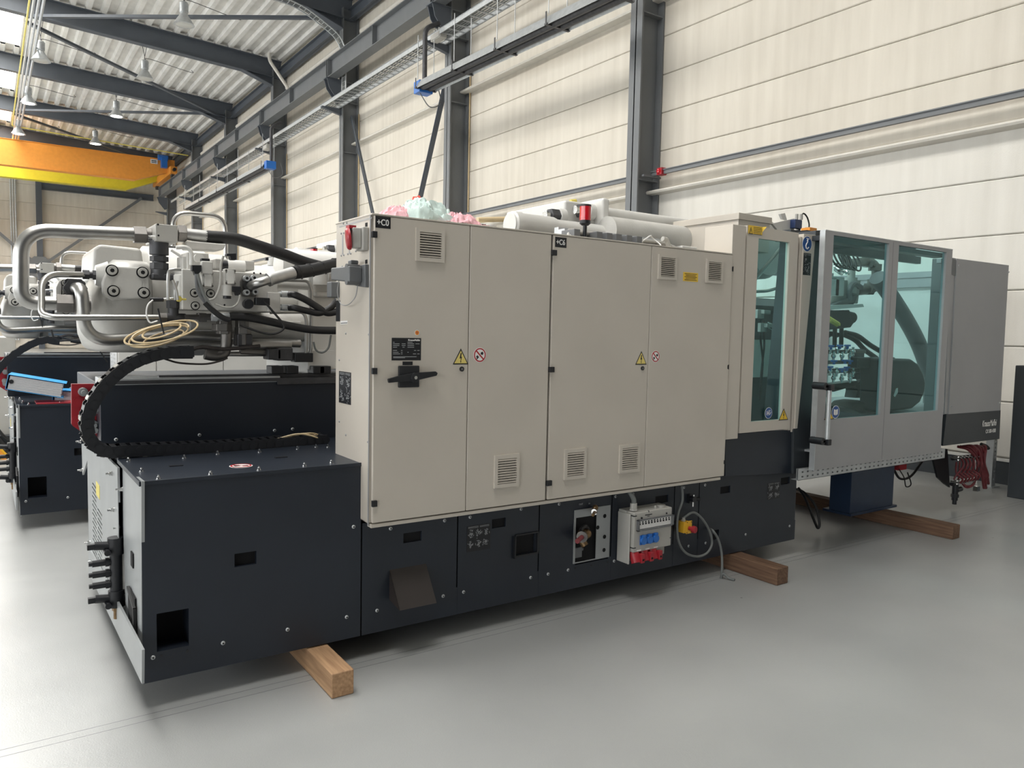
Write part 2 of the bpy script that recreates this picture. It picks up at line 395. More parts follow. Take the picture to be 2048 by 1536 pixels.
for i in range(len(allb)-1):
    y0, y1 = allb[i], allb[i+1]; ly = round(y1-y0, 3)
    sky = ly > 4.5 and y0 > -5; a, b_ = y0+(1.0 if y0 > 2 else 2.7), y1-1.0  # unseen overhead pane shortened and bays behind it closed to balance the light
    pieces = [(SX1, XW+.3, y0, y1), (-16, SX0, y0, y1)]+([(SX0, SX1, y0, a), (SX0, SX1, b_, y1)] if sky else [(SX0, SX1, y0, y1)])
    for x0, x1, ya, yb in pieces:
        key = (x0, x1, round(yb-ya, 3))
        if key not in cache: cache[key] = sheetmesh(x0, x1, yb-ya).mesh('roof_sheet', 'roof', V((0, 0, 11.7)), smooth=False)
        inst('roof_sheet', cache[key], roof, (0, (ya+yb)/2, 11.7))
    if sky:
        s_ = empty('window_%d' % (10+i), ((SX0+SX1)/2, (a+b_)/2, 12.4), kind='structure')
        part('skylight_pane', MB().add([(SX0, a, rt(SX0)+.28), (SX1, a, rt(SX1)+.28), (SX1, b_, rt(SX1)+.28), (SX0, b_, rt(SX0)+.28)], [(3,2,1,0)]), 'skylight', s_, kind='structure')
        cb = MB()
        for xx in (SX0, SX1): cb.bar((xx, a, rt(xx)+.18), (xx, b_, rt(xx)+.18), .05, .26)
        for k in range(4): yy = a+(b_-a)*k/3; cb.bar((SX0, yy, rt(SX0)+.2), (SX1, yy, rt(SX1)+.2), .05, .2)
        part('skylight_frame', cb, 'ledge', s_, kind='structure')

def ibeam(b, p, q, h, w_, tf=.02, tw=.012, up=(0,0,1), m=0):
    p, q, up = V(p), V(q), V(up)
    b.bar(p, q, tw, h, up, m); o = up*(h/2-tf/2)
    b.bar(p+o, q+o, w_, tf, up, m); b.bar(p-o, q-o, w_, tf, up, m)
# wall columns (H sections with their wide flange to the hall)
colm = {}
order = ['nearest, rising at the right edge of the picture', 'with a red alarm sounder, right of centre', 'behind the rag bundle on the cabinet', 'behind the front left corner of the tall cabinet', 'just left of the tall cabinet, above the black hoses', 'second to the left of the tall cabinet', 'second from the far end wall', 'closest to the far end wall']
for i, y in enumerate(YR):
    b = MB(); x0 = 9.12
    b.box((x0, y, 0), (x0+.03, y+.28, 11.3)); b.box((XW-.045, y, 0), (XW-.012, y+.28, 11.3)); b.box((x0, y+.13, 0), (XW-.012, y+.155, 11.3))
    for z in (.02, 4.25, 7.0, 8.5, 9.1): b.box((x0+.03, y+.01, z), (XW-.045, y+.27, z+.02))
    t = empty('steel_column', (9.38, y+.14, 0), 'tall grey steel H column on the right wall, '+order[i], 'column', 'wall columns')
    part('column_shaft', b, 'steelcol', t, smooth=False)
    br = MB()
    for yy in (y+.02, y+.24): br.prism([(8.62, yy, 9.14), (9.12, yy, 9.14), (9.12, yy, 8.5), (9.02, yy, 8.45), (8.70, yy, 8.85)], (0, .02, 0))
    br.box((8.6, y, 9.12), (9.12, y+.28, 9.145))
    part('crane_bracket', br, 'steeldark', t, smooth=False)
    ty = MB().prism([(8.5, y+.1, 8.30), (9.12, y+.1, 8.30), (9.12, y+.1, 8.12), (8.5, y+.1, 8.26)], (0, .12, 0))
    if i > 0: part('tray_bracket', ty, 'steeldark', t, smooth=False)
    if i >= 2:
        cd = MB().tube([(XW-.03, y-.06, 2.0), (XW-.03, y-.06, 8.2)], .018, 8)
        part('conduit', cd, 'beige', t)
# rafters with haunches
for i, y in enumerate(YB):
    if y < 2: continue
    yy = y+.14; b = MB(); D = .64
    for xa, xb in ((9.45, -3.3), (-3.3, -15.9)):
        for dz, w_, h in ((-.015, .3, .025), (-D, .3, .025), (-D/2, .014, D)):
            b.bar((xa, yy, rt(xa)+dz), (xb, yy, rt(xb)+dz), w_, h)
    b.prism([(9.12, yy-.007, 11.0), (9.12, yy-.007, 10.68), (8.0, yy-.007, rt(8.0)-D)], (0, .014, 0))
    b.prism([(9.12, yy-.15, 10.70), (8.0, yy-.15, rt(8.0)-D+.02), (8.0, yy-.15, rt(8.0)-D-.01), (9.12, yy-.15, 10.67)], (0, .3, 0))
    words = {3: 'rafter above the machine front, over the top of the picture', 4: 'rafter over the column with the alarm sounder', 5: 'rafter over the column beside the near heater', 6: 'rafter carrying a cable ladder, topmost of the visible rafters', 7: 'long rafter over the lamps, second visible from the top', 8: 'third visible rafter from the top, over the crane', 9: 'fourth visible rafter, just above the orange crane', 10: 'fifth visible rafter, partly behind the orange crane'}
    part('roof_rafter', b, 'steeldark', pos=(0, yy, 11.3), smooth=False, label='dark steel roof '+words[i], cat='rafter', group='roof rafters')
# eave beams and wind braces, one per bay
for i in range(len(YR)-1):
    y0, y1 = YR[i]+.16, YR[i+1]+.12; b = MB(); ibeam(b, (9.42, y0, 11.15), (9.42, y1, 11.15), .34, .2)
    part('eave_beam', b, 'steeldark', smooth=False, label='dark steel eave beam under the roof edge between two wall columns', cat='beam', group='eave beams')
def brace(a, c, lab, w_=.09, grp='roof braces'):
    part('brace', MB().bar(a, c, w_, w_, (0, 0, 1)).bar(V(a)+V((0,0,-w_/2)), V(c)+V((0,0,-w_/2)), w_*1.5, .012), 'steeldark', smooth=False, label=lab, cat='brace', group=grp)
rb = [YR[3]+.14, YR[4]+.14, YR[5]+.14, YR[6]+.14, YR[7]+.14]
brace((9.0, rb[0], 11.0), (1.3, rb[1], 11.35), 'thin dark roof brace crossing the top edge of the picture')
brace((1.3, rb[1]+.1, 11.2), (8.95, rb[2], 11.0), 'dark diagonal roof brace running down to the right past a lamp')
brace((8.95, rb[2]+.1, 11.15), (1.3, rb[3], 11.45), 'almost level dark roof brace between the second and third lamp rows')
brace((1.3, rb[3]+.1, 11.3), (8.95, rb[4], 11.0), 'dark roof brace just above the orange crane')
brace((9.38, 22.55, 8.1), (9.38, 19.6, 2.4), 'slender dark wall brace leaning right from the column, left leg of the V', .07, 'wall braces')
brace((9.38, 16.42, 8.3), (9.38, 19.3, 2.4), 'slender dark wall brace leaning left, right leg of the V behind the heater', .09, 'wall braces')
# crane runway, one beam per bay
for i in range(len(YR)-1):
    y0, y1 = YR[i]+.15, YR[i+1]+.13; b = MB(); ibeam(b, (8.8, y0, 9.42), (8.8, y1, 9.42), .55, .3)
    b.box((8.77, y0, 9.695), (8.83, y1, 9.75))
    for yy in (y0+.05, y1-.05, (y0+y1)/2): b.box((8.66, yy-.01, 9.15), (8.94, yy+.01, 9.69))
    part('runway_beam', b, 'steelcol', smooth=False, label=['grey crane runway beam of the bay at the right edge', 'grey crane runway beam right of the centre', 'grey crane runway beam above the V braces', 'grey crane runway beam left of the cabinet', 'grey crane runway beam above the far heater', 'grey crane runway beam near the orange crane', 'grey crane runway beam carrying the orange crane end'][i], cat='beam', group='crane runway beams')
# wall rail bar, per bay
for i in range(5):
    y0, y1 = YR[i]+.30, YR[i+1]-.02
    b = MB().box((9.42, y0, 4.33), (9.47, y1, 4.40)).box((9.40, y0, 4.39), (9.49, y1, 4.405)).box((9.2, y1-.05, 4.30), (9.6, y1, 4.33))
    part('wall_rail', b, 'steelcol', smooth=False, label=['grey rail along the right wall from the sounder column to the right edge', 'grey rail on the wall between the middle columns', 'grey rail on the wall behind the V braces', 'grey rail on the wall left of the tall cabinet', 'far grey wall rail behind the machine pipes'][i], cat='rail', group='wall rails')
# round wall pipes high up, per bay
for i in range(2, 7):
    y0, y1 = YR[i]+.05, YR[i+1]-.55
    part('wall_pipe', MB().tube([(9.48, y0+.6, 10.5), (9.48, y1, 10.5)], .075, 12), 'ledge', label='pale round pipe section high on the wall, %s' % ['at the top edge right of the rafters', 'at the top edge above the runway beam', 'between the cable ladder and the next column', 'third pipe section from the near end', 'farthest pipe section above the crane'][i-2], cat='pipe', group='pale pipe sections under the eaves')
# down pipe on rafter 29
p0, p1 = V((8.75, 29.6, 11.25)), V((9.3, 29.3, 9.9))
part('drain_pipe', MB().tube(fillet([at(538, 106, 'y', 28.9), at(539, 121, 'y', 28.9), at(577, 178, 'y', 28.3)], .15), .06, 10), 'ledge', label='pale slanting down pipe at the head of a column', cat='pipe')
# red alarm sounder
al = empty('alarm_sounder', at(1322, 343, 'x', 9.42), 'red alarm sounder on the column above the wall rail', 'alarm')
a0 = W[al.name]
part('housing', MB().box(a0+V((-.05, -.06, -.06)), a0+V((.08, .06, .06))), 'red', al, bevel=.01)
part('horn', MB().lathe([(.05, 0), (.03, .03), (.012, .035)], a0+V((-.05, 0, 0)), (-1, 0, 0)), 'redlens', al)
# ladder tray along the columns
tr = empty('cable_tray', (8.85, 26, 8.33), 'galvanised ladder cable tray running the length of the wall on brackets', 'cable tray')
y0, y1 = 8.0, 46
for xx, nm in ((8.6, 'side_rail'), (9.04, 'side_rail')):
    part(nm, MB().box((xx-.004, y0, 8.30), (xx+.004, y1, 8.41)).box((xx-.02, y0, 8.405), (xx+.02, y1, 8.41)).box((xx-.012, y0, 8.30), (xx+.012, y1, 8.305)), 'alu', tr, smooth=False)
rm = MB().box((-.22, -.02, -.01), (.22, .02, .01)).mesh('rung', 'alu', smooth=False)
k = 0; y = y0+.1
while y < 40: inst('rung', rm, tr, (8.82, y, 8.325)); y += .30
cb = MB()
for j, dx in enumerate((-.12, -.05, .03, .1)): cb.tube([(8.82+dx+.01*math.sin(t*.9+j), y0+t*.8, 8.355+.004*j) for t in range(46)], .014, 6)
part('cables', cb, 'cablegrey', tr, kind='stuff')
# junction boxes on the tray
for (u, v, s_, lab) in ((872, 70, 1, 'white junction box under the cable tray above the near heater'), (531, 293, 1.1, 'white junction box under the tray above the far heater'), (370, 385, 1, 'white junction box at the far end of the cable tray')):
    p = at(u, v, 'x', 8.62)
    jb = empty('junction_box', p, lab, 'box', 'junction boxes on the cable tray')
    part('box_body', MB().box(p+V((-.02, -.22, -.10))*s_, p+V((.16, .22, .05))*s_), 'greyplas', jb, bevel=.01)
    part('lid', MB().box(p+V((-.035, -.20, -.085))*s_, p+V((-.02, .20, .035))*s_), 'greyplas', jb, bevel=.004)
    for q in (-.1, 0, .1): part('gland', MB().cyl(p+V((.03, q, .05))*s_, p+V((.03, q, .14))*s_, .03), 'greyplas', jb)
# radiant tube heaters
def heater(a, c, lab, blue_at):
    a, c = V(a), V(c); h = empty('tube_heater', (a+c)/2, lab, 'heater', 'radiant tube heaters'); d = (c-a).normalized(); sd = V((1, 0, 0)); up = V((0, 0, 1))
    prof = [(-.24, -.10), (-.235, -.10), (-.13, .08), (.13, .08), (.235, -.10), (.24, -.10), (.14, .095), (-.14, .095)]
    part('reflector', MB().prism([a+sd*x+up*z for x, z in prof], c-a), 'alu', h, smooth=False)
    for s_ in (-.09, .09): part('burner_tube', MB().tube([a+sd*s_+up*-.05, c+sd*s_+up*-.05], .07, 12), 'darkfit', h)
    L = (c-a).length; n = 4
    for k in range(n+1):
        p = a+(c-a)*(k+.02)/(n+.04); b = MB().bar(p+sd*-.26+up*-.09, p+sd*.26+up*-.09, .06, .03).bar(p+sd*-.25+up*-.1, p+sd*-.25+up*.12, .012, .03, (0, 1, 0)).bar(p+sd*.25+up*-.1, p+sd*.25+up*.12, .012, .03, (0, 1, 0))
        part('cross_bracket', b, 'darkfit', h, smooth=False)
        part('hanger_chain', MB().tube([p+sd*-.2+up*.1, p+sd*-.2+up*1.05], .009, 6).tube([p+sd*.2+up*.1, p+sd*.2+up*1.05], .009, 6), 'alu', h)
    e = blue_at
    part('burner_box', MB().box(e+V((-.17, -.16, -.16)), e+V((.17, .12, .10))), 'blue', h, bevel=.01, label='blue burner box')
    part('flue', MB().tube(fillet([e+V((.05, .02, .1)), e+V((.05, .02, 1.3)), e+V((.4, .02, 1.5))], .15), .055, 12), 'darkfit', h)
    part('gas_hose', MB().tube(spline([e+V((-.1, -.05, -.16)), e+V((.1, -.15, -.45)), e+V((.4, -.1, -.3)), e+V((.38, 0, .1))]), .012, 8), 'midgrey', h)
ha, hb = at(850, 172, 'x', 8.25), at(1195, 6, 'x', 8.25); heater(ha, hb+(hb-ha)*.1, 'long grey radiant tube heater with a blue burner box, near the centre top', ha+V((0, .1, 0)))
ha, hb = at(538, 330, 'x', 8.25), at(378, 416, 'x', 8.25); heater(ha, hb, 'far grey radiant tube heater above the machine pipes', ha+V((0, -.1, 0)))
# cable ladder on rafter 3 (runs across, then down the column)
cl = empty('cable_ladder', (8, 22.4, 11.3), 'galvanised cable ladder curving from the rafter down the column head', 'cable ladder')
pth = fillet([(2.6, 22.5, 11.2), (7.7, 22.5, 10.9), (9.05, 22.5, 10.2), (9.05, 22.5, 8.6)], [.5, .5]); b = MB()
for dy in (-.28, .02): b.tube([p+V((0, dy, 0)) for p in pth], .02, 6)
part('side_rail', b, 'alu', cl)
b = MB()
for i in range(len(pth)-1):
    n = max(1, int((pth[i+1]-pth[i]).length/.13))
    for k in range(n): p = pth[i].lerp(pth[i+1], k/n); b.bar(p+V((0, -.28, 0)), p+V((0, .02, 0)), .02, .012)
part('rungs', b, 'alu', cl, smooth=False)
b = MB()
for k in range(4): b.tube([p+V((0, -.22+k*.06, .03)) for p in pth], .012, 6)
part('cables', b, 'cablegrey', cl)
# lamps
def lamp(u, v, lit, lab):
    p = at(u, v, 'z', 10.55)
    t = empty('high_bay_lamp', p, lab, 'lamp', 'high bay lamps'); o = p
    part('reflector', MB().lathe([(.30, 0), (.285, .02), (.20, .16), (.11, .30), (.10, .34)], o, n=28), 'alu', t)
    part('ballast_housing', MB().lathe([(.10, .34), (.125, .36), (.13, .62), (.10, .66), (.03, .68)], o, n=24), 'alu', t)
    part('lamp_glass', MB().lathe([(1e-6, -.02), (.15, -.015), (.28, .01), (.285, .02)], o, n=28), 'lampon' if lit else 'lampoff', t)
    zt = rt(o.x)
    part('hanger', MB().tube([o+V((0, 0, .68)), o+V((0, 0, .8)), (o.x-.1, o.y, zt)], .01, 6).tube([o+V((0, 0, .8)), (o.x+.1, o.y, zt)], .01, 6), 'darkfit', t)
    part('supply_cable', MB().tube(spline([o+V((0, 0, .68)), o+V((.2, 0, .74)), o+V((1.6, .2, .62)), o+V((1.65, .2, .7))]), .01, 6), 'darkfit', t)
    if lit:
        pass
for u, v, lit, lab in ((368, 50, 0, 'unlit high bay lamp nearest the camera, at the top of the picture'), (82, 122, 0, 'high bay lamp beside the roof pipes, top left'), (290, 158, 0, 'high bay lamp in front of the diagonal brace'), (57, 207, 1, 'lit high bay lamp at the left, second below the skylight'), (233, 233, 1, 'lit high bay lamp right of centre in the third row'), (37, 268, 1, 'lit high bay lamp just above the left of the crane'), (191, 288, 1, 'lit high bay lamp just above the middle of the crane')):
    lamp(u, v, lit, lab)
# roof pipes that turn down the end wall
for k, (u, r, m, lab) in enumerate(((59, .028, 'lemon', 'yellow gas pipe running under the rafters'), (68, .04, 'alu', 'pale pipe under the rafters, next to the yellow one'), (78, .04, 'alu', 'middle one of the three pale pipes under the rafters'), (88, .045, 'alu', 'rightmost pale pipe under the rafters'))):
    x = at(u, 0, 'z', 10.95).x; pts = [(x, -10, 10.95), (x, 53.8, 10.95), (x, 53.8, .5)]
    if k == 0: pts = [(x, -10, 10.95), (x, 44.5, 10.95), (9.2, 44.5, 10.7)]
    part('roof_pipe', MB().tube(fillet(pts, .3), r, 10), m, pos=(x, 20, 10.95), label=lab, cat='pipe', group='roof pipes')
# bridge crane
cr = empty('bridge_crane', (2, 48, 9.7), 'orange double girder bridge crane spanning the far end of the hall', 'crane')
g = []
def girder(y, x1, z0, z1, m, nm, w_=.5):
    b = MB(); pts = [(-15.5, y, z1), (x1, y, z1), (x1, y, z1-.55), (x1-2.0, y, z0), (-15.5, y, z0)]
    b.prism(pts, (0, w_, 0)); part(nm, b, m, cr, smooth=False)
    part('flange', MB().box((-15.5, y-.04, z0-.02), (x1-2.0, y+w_+.04, z0)).box((-15.5, y-.04, z1), (x1, y+w_+.04, z1+.02)), m, cr, smooth=False)
girder(47.0, 9.0, 9.52, 10.80, 'orange', 'front_girder')
girder(50.2, 9.0, 9.42, 10.80, 'girderlit', 'rear_girder')
part('end_carriage', MB().box((8.62, 46.2, 9.95), (8.98, 51.6, 10.35)), 'orange', cr, bevel=.02)
for yy in (46.6, 51.2): part('wheel', MB().cyl((8.72, yy, 9.93), (8.88, yy, 9.93), .18, n=24), 'darkfit', cr)
part('buffer', MB().cyl((8.8, 46.2, 10.15), (8.8, 45.95, 10.15), .09), 'rubber', cr)
part('drive_motor', MB().cyl((8.1, 46.8, 10.85), (8.6, 46.8, 10.85), .16).box((8.25, 46.6, 10.3), (8.55, 46.95, 10.85)), 'blue', cr)
sg = at(308, 323, 'y', 46.98)
part('sign_plate', MB().box(sg+V((-.18, -.01, -.12)), sg+V((.18, 0, .12))), 'signwhite', cr)
part('sign_print', MB().box(sg+V((-.13, -.014, .01)), sg+V((.13, -.01, .06))).box(sg+V((-.13, -.014, -.07)), sg+V((.13, -.01, -.03))), 'signblk', cr)
# steelwork of the end wall
ec = MB(); ibeam(ec, (2.78, 53.75, 0), (2.78, 53.75, 12), .3, .3, up=(0, 1, 0))
part('end_wall_post', ec, 'steeldark', smooth=False, label='grey steel post standing against the far end wall', cat='column')
eb = MB(); ibeam(eb, (2.9, 53.7, 9.6), (9.0, 53.7, 9.6), .36, .3)
part('end_wall_beam', eb, 'steeldark', smooth=False, label='dark horizontal beam across the far end wall under the crane', cat='beam')
eb = MB().bar((-3.3, 53.7, 4.84), (9.5, 53.7, 4.84), .14, .14)
part('end_wall_rail', eb, 'steelcol', smooth=False, label='thin horizontal rail across the far end wall at machine height', cat='beam')
nd = V((2.75, 53.6, 4.84))
for e, lab in ((V((8.3, 53.6, 9.5)), 'grey end wall brace rising right to the crane'), (V((-3.3, 53.6, 10.5)), 'grey end wall brace rising left out of the picture'), (V((8.3, 53.6, .3)), 'grey end wall brace falling right behind the machine'), (V((-2.3, 53.6, .3)), 'grey end wall brace falling left behind the machines')):
    part('end_wall_brace', MB().bar(nd, e, .16, .16, (0, 1, 0)), 'steelcol', smooth=False, label=lab, cat='brace', group='end wall braces')
part('gusset_plate', MB().prism([nd+V((a*.62, -.1, b_*.62)) for a, b_ in ((-.45, 1), (.45, 1), (1, .45), (1, -.45), (.45, -1), (-.45, -1), (-1, -.45), (-1, .45))], (0, .03, 0)), 'steelcol', smooth=False, label='octagonal gusset plate where the end wall braces meet', cat='plate')
# dark guard at the foot of the nearest column
part('column_guard', MB().box((8.9, 3.1, 0), (9.1, 3.62, 1.40)), 'darkgrey', label='dark grey guard box at the right edge in front of the wall', cat='guard', bevel=.01)
# yellow branch pipe is part of the gas pipe run; brackets on pipes
# ================================================================== THE MACHINE
YP, YC, YB4 = 3.466, 3.35, 4.38
def pxs(lst, ax='y', val=YP): return [at(u, v, ax, val) for u, v in lst]
mach = empty('injection_moulding_machine', (2.9, 4.6, 0), 'large white and anthracite injection moulding machine in the foreground, standing on timbers', 'machine', 'injection moulding machines')
# shared small meshes
def scr(): return MB().lathe([(.0095, 0), (.0095, .002), (.007, .005), (.0045, .006)], (0,0,0), (0,-1,0), n=12).lathe([(.004, .0058), (.004, .0062)], (0,0,0), (0,-1,0), n=6, m=1)
SCREW = scr().mesh('screw', ['alu', 'hole'])
BOLTZ = MB().cyl((0,0,0), (0,0,.003), .011, n=14).hexn((0,0,.003), (0,0,.012), .0075).cyl((0,0,.012), (0,0,.018), .004, n=8).mesh('bolt', 'chrome')
BOLTX = MB().cyl((0,0,0), (-.004,0,0), .013, n=14).hexn((-.004,0,0), (-.016,0,0), .010).cyl((-.016,0,0), (-.03,0,0), .005, n=8).mesh('bolt', 'chrome')
SOCK = MB().lathe([(.030, 0), (.030, .0015), (.024, .0018)], (0,0,0), (0,-1,0), n=24, m=1).lathe([(.0235, .001), (.0235, .012), (.021, .014), (.011, .014)], (0,0,0), (0,-1,0), n=24, m=0).lathe([(.011, .0141), (1e-5, .0142)], (0,0,0), (0,-1,0), n=6, m=1).mesh('socket_bolt', ['greyplas', 'hole'])
# --- base
base = part('machine_base', MB().box((.535, 3.90, .14), (4.98, 5.70, .985)).box((.535, 3.60, .14), (1.50, 3.90, .982)).box((1.5, 3.60, .14), (4.98, 3.90, .66)).box((.6, 3.7, .115), (4.9, 5.5, .14)), 'dark', mach, smooth=False)
zB, zT, zS = .122, .988, .668
xs_ = [.520, 1.502, 1.930, 2.378, 2.845, 3.245, 3.375, 3.85]
seam = [at(u, v, 'y', YP).x for u, v in ((723, 1100), (915, 1080), (1078, 1060), (1223, 1040), (1348, 1020), (1398, 1000), (1592, 1000))]
grips = [(469,1108,513,1128), (807,1067,843,1081), (984,1039,1011,1053), (1311,993,1336,1004), (1441,974,1460,985), (1562,956,1579,967)]
sq = [(313,1228,378,1291), (1033,1071,1069,1103), (1426,1061,1437,1078)]
holes = [(*rct(*g_), .025) for g_ in grips]+[(*rct(*g_), .12) for g_ in sq]
plate_h = (*rct(1152, 1036, 1216, 1117), .12)
segs = [(.52, seam[0]-.004)]+[(seam[i]+.004, seam[i+1]-.004) for i in range(6)]
for i, (xa, xb) in enumerate(segs):
    zt_ = zT if i == 0 else zS+.02
    hs = [h for h in holes+[plate_h] if xa < (h[0]+h[1])/2 < xb]
    s_ = MB().sheet((xa, xb), (zB, zt_), hs, (0, YP, 0), (1,0,0), (0,0,1), .12)
    if i: s_.box((xb, YP+.001, zB), (xb+.008, YP+.01, .27))            # seams run down to a folded foot
    part('base_panel', s_, ['dark', 'hole'], mach, smooth=False)
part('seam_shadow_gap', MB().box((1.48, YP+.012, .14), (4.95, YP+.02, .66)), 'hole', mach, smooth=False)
for u, v in ((306,1315),(446,1286),(575,1259),(693,1234),(754,1221),(707,1053.5),(781,1057),(889,1041),(940,1034),(886,1192),(927,1184),(1061,1155),(1096,1148),(1136,1140),(1228,1122),(1042,1018),(1118,1008),(1231,993),(1266,988),(1368,975),(1410,970),(1377,1092),(1411,1086),(1491,1069),(1579,1052)):
    inst('screw', SCREW, mach, at(u, v, 'y', YP))
for u, v in ((1151,1137),(1183,1131),(1215,1124),(323,1311),(375,1302)):
    part('rivet', MB().cyl(at(u, v, 'y', YP), at(u, v, 'y', YP)+V((0,-.002,0)), .006, n=10), 'black', mach)
# frame round the black opening
a = at(1030, 1072); b = at(1072, 1103)
part('window_surround', MB().box((a.x-.01, YP-.012, b.z-.01), (b.x+.01, YP, b.z)).box((a.x-.012, YP-.02, b.z-.015), (a.x-.004, YP, a.z)).box((b.x, YP-.012, b.z), (b.x+.012, YP, a.z)).box((a.x, YP-.010, a.z), (b.x+.01, YP, a.z+.008)), 'black', mach, smooth=False)
# lid over the left end
part('base_lid', MB().box((.52, YP-.002, .985), (1.90, YB4, .990)).box((.515, YP-.006, .975), (1.502, YP-.002, .993)).box((.512, YP-.006, .972), (.52, 4.1, .993)), 'dark', mach, smooth=False, bevel=.0015)
for u, v in ((283,943),(317,958),(257,922),(368,916),(421,949),(519,904),(518,940),(609,932),(663,926),(435,908),(595,898),(632,894),(656,894)):
    inst('bolt', BOLTZ, mach, at(u, v, 'z', .990))
c_ = at(482, 932, 'z', .991)
part('round_label', MB().cyl(c_, c_+V((0,0,.0012)), .052, n=32).cyl(c_+V((0,0,.0012)), c_+V((0,0,.0016)), .040, n=32, m=1).box(c_+V((-.03,-.01,.0016)), c_+V((-.005,.02,.002)), 2).box(c_+V((.005,-.02,.0016)), c_+V((.03,.005,.002)), 2), ['signwhite', 'signwhite', 'signblk'], mach, label='round red and white prohibition sticker')
c0 = MB()
for k in range(32):
    a0, a1 = 2*math.pi*k/32, 2*math.pi*(k+1)/32; z = .0024
    c0.add([c_+V((math.cos(t)*r, math.sin(t)*r, z)) for t, r in ((a0,.048),(a1,.048),(a1,.040),(a0,.040))], [(0,1,2,3)])
c0.bar(c_+V((-.03,.03,.0024)), c_+V((.03,-.03,.0024)), .008, .0004)
part('round_label_ring', c0, 'signred', mach)
for (u, v) in ((352, 932), (562, 915)):
    p = at(u, v, 'z', .99); part('lid_clip', MB().box(p+V((-.03,-.012,0)), p+V((.03,.012,.004))), 'black', mach)
# --- end sheets on the left
XE = .50
def yz(lst, x): return [at(u, v, 'x', x) for u, v in lst]
part('end_corner_sheet', MB().prism(yz([(283,963),(245,932),(246,1050),(252,1230),(265,1265),(283.5,1300),(283.5,1368)], .52), (.012, 0, 0)), 'endgrey', mach, smooth=False)  # grazing reflection on the dark front sheet, put into a pale colour
part('end_channel', MB().box((.535, 4.05, .30), (.60, 4.22, .975)), 'black', mach, smooth=False)
# main end panel with slotted grille
ep = [(163,888),(178,886),(187,902),(208,909),(235,936),(237,1050),(238,1190),(177,1093),(175,968),(165,950)]
P = yz(ep, XE); ys = [p.y for p in P]
b = MB()
yA, yB_ = at(236, 1000, 'x', XE).y, at(176, 1000, 'x', XE).y
slots = []
ztop = at(186, 995, 'x', XE).z; 
for r_ in range(17):
    z = .70-r_*.026
    for k in range(4):
        y0 = 4.62+k*.235+(.03 if r_ % 2 else 0)-.0
        if r_ < 4 and k == 0 or z < .26: continue
        if y0+.19 < yB_-.04: slots.append((y0, y0+.20, z, z+.012, .02))
b.sheet((-(yB_), -(yA+.005)), (.22, .80), [(-s1, -s0, z0, z1, d) for s0, s1, z0, z1, d in slots], (XE, 0, 0), (0,-1,0), (0,0,1), .02)
zz = .80
b.prism([(XE, yA+.005, zz), (XE, yB_, zz), (XE, at(165,950,'x',XE).y, at(165,950,'x',XE).z), (XE, at(163,888,'x',XE).y, at(163,888,'x',XE).z), (XE, at(178,886,'x',XE).y, at(178,886,'x',XE).z), (XE, at(187,902,'x',XE).y, at(187,902,'x',XE).z), (XE, at(208,909,'x',XE).y, at(208,909,'x',XE).z), (XE, yA+.005, at(235,936,'x',XE).z)], (.01, 0, 0))
part('end_panel', b, ['endgrey', 'hole'], mach, smooth=False, label='pale slotted end panel')
part('end_frame', MB().box((.54, 3.95, .2), (.60, 5.70, .93)), 'hole', mach, smooth=False)
b = MB().prism(yz([(177,1094),(284,1300),(283.5,1368),(176,1143)], .488), (.01, 0, 0))
part('end_lower_sheet', b, 'endgrey', mach, smooth=False)
b = MB().prism([(.60, 4.05, .09), (.60, 5.60, .09), (.60, 5.60, .20), (.60, 4.05, .20)], (.01, 0, 0))
part('end_foot_sheet', b, 'endgrey', mach, smooth=False)
b = MB().box((.515, 3.62, .33), (.519, 3.80, .62))
p0, p1 = at(257, 1172, 'x', .515), at(272, 1275, 'x', .515)
part('end_opening', MB().box((.512, p1.y, p1.z), (.519, p0.y, p0.z)), 'hole', mach, smooth=False)
part('end_opening_edge', MB().bar((.508, p1.y-.012, p1.z-.03), (.508, p1.y-.012, p0.z-.04), .012, .012, (1,0,0)).bar((.508, p1.y-.012, p0.z-.04), (.508, p0.y-.03, p0.z+.005), .012, .012, (1,0,0)), 'rubber', mach)
q = at(265, 1118, 'x', .518); part('end_grip', MB().box((.514, q.y-.03, q.z-.035), (.519, q.y+.03, q.z+.03)), 'hole', mach, smooth=False)
q0, q1 = at(193, 963, 'x', XE-.001), at(198, 990, 'x', XE-.001)
part('type_label', MB().box((XE-.002, q1.y-.03, q1.z-.02), (XE, q0.y+.02, q0.z)), 'lemon', mach)
for u, v in ((162,883),(165,940),(225,947),(228,1019),(180,1085),(187,1122),(190,1130),(245,978),(240,1055)):
    inst('bolt', BOLTX, mach, at(u, v, 'x', XE if u < 235 else .52))
